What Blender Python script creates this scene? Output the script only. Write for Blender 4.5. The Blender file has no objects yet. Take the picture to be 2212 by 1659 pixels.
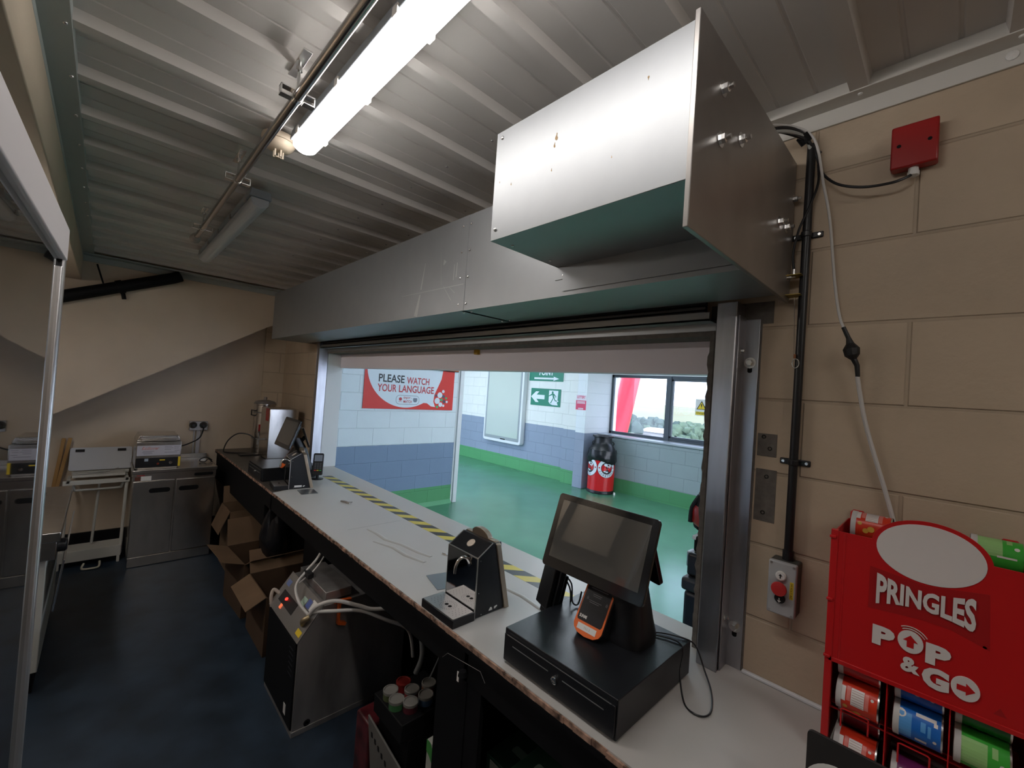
import bpy, bmesh, math, random
from mathutils import Vector, Matrix
random.seed(7)
S = bpy.context.scene
C = S.collection
PI = math.pi
# ---------------------------------------------------------------- camera
CY, CP, CR, CF = 0.7645, 0.01848, 0.06921, 918.7
def camera():
    f = Vector((math.sin(CY)*math.cos(CP), math.cos(CY)*math.cos(CP), math.sin(CP)))
    r = Vector((math.cos(CY), -math.sin(CY), 0)); u = r.cross(f)
    r2 = r*math.cos(CR)+u*math.sin(CR); u2 = -r*math.sin(CR)+u*math.cos(CR)
    cd = bpy.data.cameras.new('camera'); o = bpy.data.objects.new('camera', cd); C.objects.link(o)
    m = Matrix((r2, u2, -f)).transposed().to_4x4(); m.translation = Vector((0, 0, 1.72))
    o.matrix_world = m
    cd.sensor_width = 36; cd.lens = CF/2212*36; cd.clip_start = .02; cd.clip_end = 2000
    S.camera = o
camera()
# ---------------------------------------------------------------- world
W = bpy.data.worlds.new('sky'); S.world = W; W.use_nodes = True
nt = W.node_tree; nt.nodes.clear()
wo = nt.nodes.new('ShaderNodeOutputWorld'); bg = nt.nodes.new('ShaderNodeBackground')
sk = nt.nodes.new('ShaderNodeTexSky'); sk.sky_type = 'NISHITA'; sk.sun_disc = False
sk.sun_elevation = math.radians(48); sk.sun_rotation = math.radians(200); sk.dust_density = 4; sk.ozone_density = 2
mx = nt.nodes.new('ShaderNodeMixRGB'); mx.inputs[0].default_value = .45; mx.inputs[2].default_value = (8.4, 10.2, 14, 1)
SKY = .32
bg.inputs[1].default_value = SKY
nt.links.new(sk.outputs[0], mx.inputs[1]); nt.links.new(mx.outputs[0], bg.inputs[0]); nt.links.new(bg.outputs[0], wo.inputs[0])
S.view_settings.view_transform = 'Standard'; S.view_settings.look = 'None'
S.view_settings.gamma = 1; S.view_settings.use_curve_mapping = False
S.view_settings.exposure = 0.95
TUBE = 9.5      # radiance of the lit fluorescent diffuser
CONC = 25.0       # radiance of the added concourse lamps
# soft sun outside
sd = bpy.data.lights.new('sun', 'SUN'); sd.energy = 1.5; sd.angle = .05; so = bpy.data.objects.new('sun', sd); C.objects.link(so)
so.rotation_euler = (math.radians(38), math.radians(-28), math.radians(-20))
# ---------------------------------------------------------------- materials
MATS = {}
def mat(name, col=(.5, .5, .5), rough=.5, metal=0, spec=.5, emit=None, es=0, trans=0, ior=1.45, noise=0, nscale=20, bump=0, bscale=200, alpha=1, coat=0, aniso=0, nstretch=None, rn=0):
    if name in MATS: return MATS[name]
    m = bpy.data.materials.new(name); m.use_nodes = True; n = m.node_tree.nodes; l = m.node_tree.links
    b = n['Principled BSDF']; b.inputs['Base Color'].default_value = (*col, 1); b.inputs['Roughness'].default_value = rough
    b.inputs['Metallic'].default_value = metal; b.inputs['Specular IOR Level'].default_value = spec; b.inputs['IOR'].default_value = ior
    b.inputs['Transmission Weight'].default_value = trans; b.inputs['Coat Weight'].default_value = coat
    if emit: b.inputs['Emission Color'].default_value = (*emit, 1); b.inputs['Emission Strength'].default_value = es
    tc = n.new('ShaderNodeTexCoord'); src = tc.outputs['Object']
    if nstretch:
        mp = n.new('ShaderNodeMapping'); mp.inputs['Scale'].default_value = nstretch; l.new(src, mp.inputs[0]); src = mp.outputs[0]
    if noise or rn:
        t = n.new('ShaderNodeTexNoise'); t.inputs['Scale'].default_value = nscale; t.inputs['Detail'].default_value = 6; l.new(src, t.inputs[0])
        if noise:
            r = n.new('ShaderNodeMapRange'); r.inputs[1].default_value = .3; r.inputs[2].default_value = .7; r.inputs[3].default_value = 1-noise; r.inputs[4].default_value = 1+noise*.6
            l.new(t.outputs[0], r.inputs[0])
            v = n.new('ShaderNodeVectorMath'); v.operation = 'SCALE'; v.inputs[0].default_value = col; l.new(r.outputs[0], v.inputs[3]); l.new(v.outputs[0], b.inputs['Base Color'])
        if rn:
            r = n.new('ShaderNodeMapRange'); r.inputs[1].default_value = .3; r.inputs[2].default_value = .7; r.inputs[3].default_value = max(.02, rough-rn); r.inputs[4].default_value = rough+rn
            l.new(t.outputs[0], r.inputs[0]); l.new(r.outputs[0], b.inputs['Roughness'])
    if bump:
        t2 = n.new('ShaderNodeTexNoise'); t2.inputs['Scale'].default_value = bscale; t2.inputs['Detail'].default_value = 4; l.new(src, t2.inputs[0])
        bp = n.new('ShaderNodeBump'); bp.inputs['Strength'].default_value = bump; bp.inputs['Distance'].default_value = .002; l.new(t2.outputs[0], bp.inputs['Height']); l.new(bp.outputs[0], b.inputs['Normal'])
    MATS[name] = m; return m
def blockmat(name, axis, off_u, off_z, bands, rough=.55, depth=.003, mdark=.8, dirt=.12, bscale=90):
    """painted blockwork in world metres: axis = horizontal world axis; bands = [(z_top, colour)...] from the floor up"""
    m = bpy.data.materials.new(name); m.use_nodes = True; n = m.node_tree.nodes; l = m.node_tree.links; b = n['Principled BSDF']
    g = n.new('ShaderNodeNewGeometry'); sp = n.new('ShaderNodeSeparateXYZ'); l.new(g.outputs['Position'], sp.inputs[0])
    def M(op, a, c=None):
        k = n.new('ShaderNodeMath'); k.operation = op
        for i, x in enumerate((a, c)):
            if x is None: continue
            if isinstance(x, (int, float)): k.inputs[i].default_value = x
            else: l.new(x, k.inputs[i])
        return k.outputs[0]
    cb = n.new('ShaderNodeCombineXYZ'); l.new(M('ADD', sp.outputs[axis], 90-off_u), cb.inputs[0]); l.new(M('ADD', sp.outputs['Z'], 22.5-off_z), cb.inputs[1])
    br = n.new('ShaderNodeTexBrick'); br.offset = .5; br.inputs['Scale'].default_value = 1
    for k, v in (('Mortar Size', .006), ('Mortar Smooth', .6), ('Bias', 0), ('Brick Width', .45), ('Row Height', .225)): br.inputs[k].default_value = v
    l.new(cb.outputs[0], br.inputs[0])
    col = None
    for i, (zt, c) in enumerate(bands):
        if col is None:
            rgb = n.new('ShaderNodeRGB'); rgb.outputs[0].default_value = (*c, 1); col = rgb.outputs[0]
        else:
            nz = n.new('ShaderNodeTexNoise'); nz.inputs['Scale'].default_value = 9; l.new(g.outputs['Position'], nz.inputs[0])
            z2 = M('ADD', sp.outputs['Z'], M('MULTIPLY', nz.outputs[0], .008))
            k = M('GREATER_THAN', z2, bands[i-1][0]+.004)
            mxx = n.new('ShaderNodeMixRGB'); l.new(k, mxx.inputs[0]); l.new(col, mxx.inputs[1]); mxx.inputs[2].default_value = (*c, 1); col = mxx.outputs[0]
    nz = n.new('ShaderNodeTexNoise'); nz.inputs['Scale'].default_value = 2.3; nz.inputs['Detail'].default_value = 7; nz.inputs['Roughness'].default_value = .65; l.new(g.outputs['Position'], nz.inputs[0])
    r = n.new('ShaderNodeMapRange'); r.inputs[1].default_value = .3; r.inputs[2].default_value = .7; r.inputs[3].default_value = 1-dirt; r.inputs[4].default_value = 1+dirt*.4; l.new(nz.outputs[0], r.inputs[0])
    mr = n.new('ShaderNodeMapRange'); mr.inputs[3].default_value = 1; mr.inputs[4].default_value = mdark; l.new(br.outputs['Fac'], mr.inputs[0])  # joints darkened in the colour to imitate shade in the mortar recess
    v = n.new('ShaderNodeVectorMath'); v.operation = 'SCALE'; l.new(col, v.inputs[0]); l.new(M('MULTIPLY', r.outputs[0], mr.outputs[0]), v.inputs[3]); l.new(v.outputs[0], b.inputs['Base Color'])
    b.inputs['Roughness'].default_value = rough
    b1 = n.new('ShaderNodeBump'); b1.invert = True; b1.inputs['Distance'].default_value = depth; b1.inputs['Strength'].default_value = .9; l.new(br.outputs['Fac'], b1.inputs['Height'])
    t2 = n.new('ShaderNodeTexNoise'); t2.inputs['Scale'].default_value = bscale; t2.inputs['Detail'].default_value = 5; l.new(g.outputs['Position'], t2.inputs[0])
    b2 = n.new('ShaderNodeBump'); b2.inputs['Distance'].default_value = .002; b2.inputs['Strength'].default_value = .35; l.new(t2.outputs[0], b2.inputs['Height']); l.new(b1.outputs[0], b2.inputs['Normal']); l.new(b2.outputs[0], b.inputs['Normal'])
    MATS[name] = m; return m
CREAM = (.53, .42, .305)
M_wallR = blockmat('painted_block_cream', 'Y', .0875, .176, [(9, CREAM)], dirt=.16, mdark=.86)
M_wallB = mat('painted_plaster_cream', (.56, .465, .36), .6, noise=.08, nscale=3, bump=.25, bscale=60)
M_post = blockmat('concourse_block_side', 'X', .53, .0, [(.27, (.10, .33, .14)), (.90, (.20, .27, .40)), (9, (.74, .79, .84))], dirt=.04, mdark=.9, bscale=60)
M_far = blockmat('concourse_block_far', 'Y', .1, .0, [(.27, (.09, .33, .13)), (1.06, (.26, .31, .40)), (9, (.78, .78, .74))], dirt=.05, mdark=.84)
M_galv = mat('galvanised_sheet', (.33, .34, .35), .46, .85, noise=.03, nscale=12)
M_galv2 = mat('galvanised_plate', (.38, .36, .345), .42, .9, noise=.10, nscale=7)
M_galv3 = mat('galvanised_rail', (.48, .48, .51), .36, 1, noise=.16, nscale=25, nstretch=(1, 1, .15))
M_bolt = mat('zinc_bolt', (.75, .75, .74), .25, 1)
M_st = mat('stainless', (.64, .61, .58), .24, 1, noise=.10, nscale=16, nstretch=(1, 1, .35), rn=.02)
M_stdk = mat('dark_stainless', (.42, .40, .39), .45, .75, noise=.4, nscale=6, nstretch=(1, 1, .3))
M_chrome = mat('chrome', (.85, .85, .85), .06, 1)
M_mirror = mat('polished_steel', (.30, .30, .31), .05, 1)
M_blk = mat('black_plastic', (.012, .012, .014), .35)
M_blkm = mat('black_matt', (.006, .006, .007), .6, spec=.2)
M_blkc = mat('black_coated_steel', (.012, .013, .016), .33, noise=.2, nscale=300, bump=.15, bscale=600)
M_white = mat('white_plastic', (.75, .74, .72), .4)
M_whitep = mat('white_paint', (.74, .75, .77), .45)
M_ceil = mat('ceiling_sheet_white', (.60, .575, .55), .38, noise=.05, nscale=3)
M_trim = mat('ceiling_trim', (.62, .60, .56), .45)
M_trimg = mat('ceiling_trim_grey', (.36, .39, .38), .5)
M_floor = mat('dark_blue_vinyl', (.021, .036, .058), .45, noise=.45, nscale=6, bump=.2, bscale=500)
M_ply = mat('chipboard', (.36, .22, .16), .8, noise=.9, nscale=38)
M_conc = mat('bare_block', (.15, .135, .12), .9, noise=.25, nscale=40, bump=.5, bscale=160)
M_card = mat('cardboard', (.085, .048, .027), .8, noise=.15, nscale=8)  # brown darkened to stand in for the shade under the counter
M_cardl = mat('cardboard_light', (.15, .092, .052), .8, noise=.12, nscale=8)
M_red = mat('red_paint', (.50, .010, .012), .32)
M_redp = mat('red_plastic', (.33, .012, .012), .3)
M_reds = mat('red_poster', (.68, .035, .025), .4)
M_green = mat('sign_green', (.0, .19, .11), .4)
M_yel = mat('yellow', (.75, .55, .03), .5)
M_gold = mat('brass_trim', (.42, .34, .26), .35, .8)
M_cable_w = mat('white_cable', (.60, .58, .56), .45)
M_cable_g = mat('grey_cable', (.16, .165, .17), .5)
M_bag = mat('bin_bag', (.01, .01, .012), .22, bump=.5, bscale=30)
M_glass = mat('window_glass', (1, 1, 1), 0.0, trans=1, ior=1.45)
# ---------------------------------------------------------------- mesh helpers
class MB:
    def __init__(s): s.v = []; s.f = []
    def add(s, vs, fs):
        k = len(s.v); s.v += [tuple(x) for x in vs]; s.f += [tuple(i+k for i in f) for f in fs]; return s
    def box(s, x0, x1, y0, y1, z0, z1, M=None):
        vs = [Vector((x, y, z)) for z in (z0, z1) for y in (y0, y1) for x in (x0, x1)]
        if M: vs = [M @ v for v in vs]
        return s.add(vs, [(0, 2, 3, 1), (4, 5, 7, 6), (0, 1, 5, 4), (2, 6, 7, 3), (0, 4, 6, 2), (1, 3, 7, 5)])
    def prism(s, poly, a, b, ax='y'):
        """poly in the two remaining axes (x,z for ax y; y,z for ax x; x,y for ax z), extruded a..b"""
        def P(p, t): return {'y': (p[0], t, p[1]), 'x': (t, p[0], p[1]), 'z': (p[0], p[1], t)}[ax]
        n = len(poly); vs = [P(p, a) for p in poly]+[P(p, b) for p in poly]
        return s.add(vs, [tuple(range(n))[::-1], tuple(range(n, 2*n))]+[(i, (i+1) % n, n+(i+1) % n, n+i) for i in range(n)])
    def slab(s, O, u, v, pts, t):
        """outline pts in the frame O,u,v given thickness t along u x v"""
        O, u, v = Vector(O), Vector(u), Vector(v); w = u.cross(v).normalized()*t; n = len(pts)
        vs = [O+u*p[0]+v*p[1] for p in pts]+[O+u*p[0]+v*p[1]+w for p in pts]
        return s.add(vs, [tuple(range(n))[::-1], tuple(range(n, 2*n))]+[(i, (i+1) % n, n+(i+1) % n, n+i) for i in range(n)])
    def tube(s, pts, r, seg=8, smooth=0, cap=True):
        P = [Vector(p) for p in pts]
        if smooth:
            Q = []
            for i in range(len(P)-1):
                p0, p1, p2, p3 = P[max(i-1, 0)], P[i], P[i+1], P[min(i+2, len(P)-1)]
                for k in range(smooth):
                    t = k/smooth
                    Q.append(.5*((2*p1)+(-p0+p2)*t+(2*p0-5*p1+4*p2-p3)*t*t+(-p0+3*p1-3*p2+p3)*t**3))
            Q.append(P[-1]); P = Q
        R = r if isinstance(r, (list, tuple)) else [r]*len(P)
        if len(R) != len(P): R = [R[0]+(R[-1]-R[0])*i/(len(P)-1) for i in range(len(P))]
        d = (P[1]-P[0]).normalized(); up = Vector((0, 0, 1)) if abs(d.z) < .9 else Vector((1, 0, 0)); nx = d.cross(up).normalized()
        vs = []
        for i, p in enumerate(P):
            d = (P[min(i+1, len(P)-1)]-P[max(i-1, 0)]).normalized(); nx = (nx-d*nx.dot(d)).normalized(); ny = d.cross(nx)
            for k in range(seg): a = 2*PI*k/seg; vs.append(p+(nx*math.cos(a)+ny*math.sin(a))*R[i])
        fs = [(i*seg+k, i*seg+(k+1) % seg, (i+1)*seg+(k+1) % seg, (i+1)*seg+k) for i in range(len(P)-1) for k in range(seg)]
        if cap: fs += [tuple(range(seg))[::-1], tuple((len(P)-1)*seg+k for k in range(seg))]
        return s.add(vs, fs)
    def lathe(s, prof, c=(0, 0, 0), seg=24, ax='z', M=None):
        """prof [(r,h)...] about an axis through c"""
        vs = []
        for r, h in prof:
            for k in range(seg):
                a = 2*PI*k/seg; x, y = r*math.cos(a), r*math.sin(a)
                p = {'z': (x, y, h), 'x': (h, x, y), 'y': (y, h, x)}[ax]
                p = Vector(p)
                if M: p = M @ p
                vs.append(p+Vector(c))
        n = len(prof); fs = [(i*seg+k, i*seg+(k+1) % seg, (i+1)*seg+(k+1) % seg, (i+1)*seg+k) for i in range(n-1) for k in range(seg)]
        if prof[0][0] > 1e-5: fs.append(tuple(range(seg))[::-1])
        if prof[-1][0] > 1e-5: fs.append(tuple((n-1)*seg+k for k in range(seg)))
        return s.add(vs, fs)
    def cyl(s, c, r, h, ax='z', seg=20, r2=None): return s.lathe([(r, 0), (r if r2 is None else r2, h)], c, seg, ax)
def wloc(o):
    v = Vector((0, 0, 0))
    while o: v += o.location; o = o.parent
    return v
def build(name, mb, m, parent=None, bevel=0, seg=2, smooth=False, world=True, sub=0):
    me = bpy.data.meshes.new(name); vs = [Vector(v) for v in mb.v]
    if parent: off = wloc(parent) if world else Vector((0, 0, 0))
    else:
        xs = [v.x for v in vs]; ys = [v.y for v in vs]; zs = [v.z for v in vs]
        off = Vector(((min(xs)+max(xs))/2, (min(ys)+max(ys))/2, min(zs)))
    me.from_pydata([v-off for v in vs], [], mb.f); me.materials.append(m)
    bm = bmesh.new(); bm.from_mesh(me)
    bmesh.ops.remove_doubles(bm, verts=bm.verts, dist=1e-6)
    bmesh.ops.recalc_face_normals(bm, faces=bm.faces)
    if bevel:
        es = [e for e in bm.edges if len(e.link_faces) == 2 and e.calc_face_angle(0) > .5]
        res = bmesh.ops.bevel(bm, geom=es, offset=bevel, segments=seg, affect='EDGES', profile=.5, clamp_overlap=True)
        for f in res['faces']: f.smooth = True
    if smooth:
        for f in bm.faces: f.smooth = True
        for e in bm.edges:
            if len(e.link_faces) == 2 and e.calc_face_angle(0) > .7: e.smooth = False
    bm.to_mesh(me); bm.free()
    o = bpy.data.objects.new(name, me); C.objects.link(o)
    if parent: o.parent = parent
    else: o.location = off
    return o
def tag(o, label=None, cat=None, group=None, kind=None):
    if label: o['label'] = label
    if cat: o['category'] = cat
    if group: o['group'] = group
    if kind: o['kind'] = kind
    return o
def thing(name, label, cat, loc, group=None):
    o = bpy.data.objects.new(name, None); C.objects.link(o); o.location = loc; o.empty_display_size = .05
    return tag(o, label, cat, group)
def struct(name, mb, m, label=None, parent=None, **k):
    o = build(name, mb, m, parent, **k)
    if not parent: tag(o, label or name.replace('_', ' '), None, None, 'structure')
    return o
def copytree(o, parent=None):
    c = o.copy(); C.objects.link(c); c.parent = parent
    for ch in list(o.children): copytree(ch, c)
    return c
def lbl(o, t): o['label'] = t; return o
def text(name, s, O, u, v, m, parent, h=None, w=None, depth=.0008, align='L', bold=0, shear=0, space=1.0, arc=None):
    """lettering standing on a surface: O = lower-left (or centre) of the text, u/v its directions, h cap height, w full width"""
    cu = bpy.data.curves.new('t', 'FONT'); cu.body = s; cu.offset = bold; cu.shear = shear; cu.space_character = space; cu.resolution_u = 3
    t = bpy.data.objects.new('t', cu); C.objects.link(t); dg = bpy.context.evaluated_depsgraph_get()
    me = bpy.data.meshes.new_from_object(t.evaluated_get(dg)); bpy.data.objects.remove(t); bpy.data.curves.remove(cu)
    xs = [q.co.x for q in me.vertices]; ys = [q.co.y for q in me.vertices]
    if not xs: return
    x0, x1, y0, y1 = min(xs), max(xs), min(ys), max(ys)
    sy = (h/(y1-y0)) if h else None; sx = (w/(x1-x0)) if w else sy; sy = sy or sx
    W_ = (x1-x0)*sx; ox = -W_/2 if align == 'C' else 0; oy = -(y1-y0)*sy/2 if align == 'C' else 0
    O, u, v = Vector(O), Vector(u), Vector(v); n = u.cross(v).normalized()*depth
    mb = MB(); P = []
    for q in me.vertices:
        a, b = ox+(q.co.x-x0)*sx, oy+(q.co.y-y0)*sy
        if arc: a, b = arc(a, b)
        P.append(O+u*a+v*b)
    F = [tuple(p.vertices) for p in me.polygons]
    mb.add([p+n for p in P], F)
    bpy.data.meshes.remove(me)
    me2 = bpy.data.meshes.new(name); off = wloc(parent)
    me2.from_pydata([Vector(q)-off for q in mb.v], [], mb.f); me2.materials.append(m)
    o = bpy.data.objects.new(name, me2); C.objects.link(o); o.parent = parent
    return o
def bolt(mb, c, ax, r, h, sgn=1, washer=True):
    """hex head with washer pointing along ax"""
    i = 'xyz'.index(ax)
    def at(d): p = list(c); p[i] += d*sgn; return p
    if washer: mb.lathe([(r*1.6, 0), (r*1.6, .0018*sgn), (r, .0018*sgn)], c, 16, ax)
    mb.lathe([(r, 0.0015*sgn), (r, h*sgn), (r*.8, (h+.001)*sgn)], c, 6, ax)
def rivet(mb, c, ax, r, sgn=1): mb.lathe([(r, 0), (r*.9, r*.45*sgn), (r*.5, r*.7*sgn), (0.0, r*.75*sgn)], c, 10, ax)
def rrect(w, h, r, n=5, cx=0, cy=0):
    out = []
    for (sx, sy, a0) in ((1, 1, 0), (-1, 1, 90), (-1, -1, 180), (1, -1, 270)):
        for k in range(n+1):
            a = math.radians(a0+90*k/n); out.append((cx+sx*(w/2-r)+r*math.cos(a), cy+sy*(h/2-r)+r*math.sin(a)))
    return out
def circ(r, n=24, cx=0, cy=0, ry=None): return [(cx+r*math.cos(2*PI*k/n), cy+(ry or r)*math.sin(2*PI*k/n)) for k in range(n)]
NX, PY, UZ = (0, -1, 0), (1, 0, 0), (0, 0, 1)      # NX: 'right' on a surface that faces -x ; PY: 'right' on one that faces -y
# ================================================================ SETTING
XW, XO = 1.495, 1.64          # inner / outer face of the hatch wall
OY0, OY1, OZ0, OZ1 = .59, 4.07, .86, 1.965
struct('floor', MB().box(-1.1, XO, -2.6, 5.5, -.05, 0), M_floor)
w = MB()
w.box(XW, XO, -2.6, OY0, 0, 2.72).box(XW, XO, OY1, 5.5, 0, 2.72).box(XW, XO, OY0, OY1, OZ1, 2.72).box(XW, XO, OY0, OY1, 0, OZ0)
wr = struct('wall_right', w, M_wallR)
lbl(struct('bare_patch', MB().box(XW-.0012, XW, .372, .425, 1.575, 1.645).box(XW-.0012, XW, .368, .425, 1.375, 1.535).box(XW-.0015, XW, .430, .59, .90, 2.06).box(XW-.0015, XW, .40, .430, 1.99, 2.06), M_conc, parent=wr), 'bare grey block left without paint')
hol = MB()
for y, z in ((.408, 1.635), (.39, 1.60), (.395, 1.513), (.40, 1.402)): hol.lathe([(.006, -.0005), (.006, -.003), (.004, -.003), (.004, -.0005)], (XW, y, z), 12, 'x')
struct('wall_plug', hol, M_blkm, parent=wr)
rng = random.Random(3); j = []
for i in range(40):
    z = .90+i*(1.07/39); j.append((.590+rng.uniform(-.006, .006), z))
struct('jamb_edge', MB().prism([(.575, .90)]+j+[(.575, 1.97)], XW-.003, XO-.01, 'x'), M_conc, parent=wr)
struct('jamb_lining', MB().box(1.50, 1.6405, OY1-.004, OY1+.002, .9, OZ1), M_whitep, parent=wr)
struct('wall_back', MB().box(-1.1, XO, 5.40, 5.55, 0, 2.72), M_wallB)
M_pier = blockmat('painted_block_cream_pier', 'X', .1, .176, [(9, (.60, .50, .38))], mdark=.8)
struct('wall_back_pier', MB().box(1.285, XW, 5.37, 5.40, .9, 2.72), M_pier)
struct('wall_back_raking_slab', MB().prism([(-1.1, .766), (XW, 2.399), (XW, 2.72), (-1.1, 2.72)], 5.0, 5.40), M_wallB)
struct('baseboard_back', MB().box(-1.1, XW, 5.375, 5.40, 0, .19), M_blkm)
struct('wall_left', MB().box(-1.1, -.95, -2.6, 5.4, 0, 2.72), M_wallR)
struct('wall_front', MB().box(-.95, XW, -2.6, -2.45, 0, 2.72), M_wallB)
struct('wall_left_bulkhead', MB().box(-.95, -.181, -2.45, 4.985, 2.392, 2.60), M_wallB, bevel=.004)
# ceiling: flat pans with ribs standing down
prof = []; RB, PN = 2.612, 2.642; KC = .959
RIB = lambda k: 1.649+.2877*k
ys = [RIB(k) for k in range(-14, 14)]
prof.append((-2.6, PN))
for y in ys:
    if y < -2.5 or y > 5.3: continue
    prof += [(y-.027, PN), (y-.020, RB), (y+.020, RB), (y+.027, PN)]
    for d in (.096, .192):
        if y+d+.01 < 5.4: prof += [(y+d-.006, PN), (y+d-.003, PN+.003), (y+d+.003, PN+.003), (y+d+.006, PN)]
prof += [(5.45, PN), (5.45, 2.74), (-2.6, 2.74)]
struct('ceiling', MB().prism(prof, -.97, 1.56, 'x'), M_ceil)
t = MB().box(1.434, XW, -2.45, 5.0, 2.609, 2.612).box(1.487, XW, -2.45, 5.0, 2.563, 2.610).box(1.434, 1.438, -2.45, 5.0, 2.611, 2.643)
struct('trim_1', t, M_trim, label='ceiling edge trim above the hatch wall', bevel=.0015)
sc = MB()
for k in range(-7, 14):
    sc.lathe([(.011, 0), (.011, -.003), (.004, -.006), (0, -.006)], (1.487, -.065+k*.62, 2.588), 14, 'x')
    rivet(sc, (1.455, RIB(k-5), 2.609), 'z', .006, -1)
struct('trim_screw', sc, M_white, parent=bpy.data.objects['trim_1'])
struct('trim_2', MB().box(-.19, -.117, -2.45, 5.0, 2.606, 2.612).box(-.19, -.180, -2.45, 4.99, 2.58, 2.608).box(-.121, -.117, -2.45, 5.0, 2.61, 2.643), M_trimg, label='grey ceiling edge trim over the left bulkhead', bevel=.0015)
sc = MB()
for k in range(-9, 12): rivet(sc, (-.13, RIB(k), 2.606), 'z', .006, -1)
struct('trim_screw', sc, M_bolt, parent=bpy.data.objects['trim_2'])
struct('trim_3', MB().box(-.95, XW, 4.985, 5.0, 2.555, 2.612).box(-.95, XW, 4.90, 5.0, 2.600, 2.612), M_trimg, label='ceiling edge trim on the back wall', bevel=.0015)
# steel lintel over the hatch
struct('trim_4', MB().box(1.425, XW, OY0-.02, 4.15, 2.0, 2.006).box(1.425, 1.432, OY0-.02, 4.15, 2.0, 2.028).box(1.488, XW, OY0-.02, 4.15, 1.975, 2.01), M_galv, label='galvanised steel angle lintel over the hatch')
struct('trim_5', MB().box(XW-.002, XO-.02, OY0, OY1, OZ1-.006, OZ1+.02), M_conc, label='raw lintel soffit over the hatch')
# ---- concourse
M_cfl = mat('green_resin_floor', (.085, .25, .155), .22, noise=.10, nscale=2.2)
struct('floor_concourse', MB().box(XO, 7.6, -3.6, 11, -.05, 0), M_cfl)
M_cw = mat('concourse_white', (.78, .79, .80), .6, bump=.15, bscale=80)
struct('ceiling_concourse', MB().box(XO, 7.6, -3.6, 11, 2.95, 3.05), M_cw)
M_fas = mat('hatch_fascia_lilac_white', (.90, .85, .92), .5, bump=.1, bscale=50)
struct('wall_fascia', MB().box(1.62, 1.70, OY0, OY1-.01, 1.835, 2.95), M_fas)
M_outer = blockmat('concourse_block_outer', 'Y', .1, 0, [(.27, (.10, .33, .14)), (.90, (.20, .27, .40)), (9, (.74, .79, .84))], mdark=.9)
w = MB().box(XO, XO+.005, -3.6, OY0-.02, 0, 2.95).box(XO, XO+.005, OY1+.001, 5.2, 0, 2.95).box(XO, XO+.005, OY0-.02, OY1, 0, .86)
struct('wall_kiosk_outer', w, M_outer)
struct('wall_poster', MB().box(XO, 3.86, 5.2, 5.35, 0, 2.95), M_post)
struct('baseboard_poster', MB().prism([(5.2, 0), (5.2, .055), (5.155, .0)], XO, 3.86, 'x'), mat('green_cove', (.10, .33, .16), .5), bevel=.002)
struct('door_1', MB().box(3.86, 3.90, 5.195, 5.35, 0, 2.95).box(3.885, 3.955, 5.17, 5.36, 0, 2.95), M_whitep, bevel=.003, label='white door frame post at the end of the poster wall')
struct('wall_far', MB().box(6.75, 7.6, 5.38, 11, 0, 2.95), M_far)
struct('wall_far_step', MB().box(6.66, 7.6, 5.0, 5.38, 0, 2.95), M_far)
M_pil = blockmat('concourse_pillar', 'Y', .1, .0, [(1.04, (.27, .31, .40)), (9, (.76, .78, .80))], dirt=.03, mdark=.97)
struct('wall_pillar', MB().box(6.55, 7.6, 4.78, 5.0, 0, 2.95), M_pil, bevel=.006)
M_win = blockmat('concourse_window_wall', 'Y', .35, .03, [(.25, (.07, .26, .11)), (9, (.28, .335, .355))], dirt=.05, mdark=.86)
struct('wall_window', MB().box(7.0, 7.4, -3.5, 4.78, 0, 1.0), M_win)
struct('wall_window_head', MB().box(7.38, 7.6, -3.5, 4.78, 2.2, 2.95), M_cw)
struct('wall_concourse_north', MB().box(XO, 7.6, 10.8, 11, 0, 2.95), M_far)
struct('wall_concourse_south', MB().box(XO, 2.0, -3.6, -3.5, 0, 2.95).box(7.2, 7.6, -3.6, -3.5, 0, 2.95).box(2.0, 7.2, -3.6, -3.5, 2.7, 2.95), M_cw)
f = MB().box(2.0, 7.2, -3.58, -3.52, 0, .06).box(2.0, 7.2, -3.58, -3.52, 2.64, 2.7)
for x in (2.0, 3.28, 4.57, 5.86, 7.14): f.box(x, x+.06, -3.58, -3.52, .06, 2.64)
wf = struct('window_5', f, M_blkm, label='floor to ceiling glazing at the near end of the concourse')  # unseen glazing added to bring daylight onto the concourse floor
g5 = MB()
for x in (2.06, 3.34, 4.63, 5.92): g5.box(x, x+1.22, -3.552, -3.548, .06, 2.64)
struct('window_glass', g5, M_glass, parent=wf)
struct('trim_6', MB().box(6.97, 7.42, -3.5, 4.78, 1.0, 1.035), mat('sill_grey', (.42, .45, .50), .3), bevel=.008, label='deep grey window sill of the concourse')
M_fr = mat('window_frame_grey', (.06, .075, .09), .4)
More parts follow.
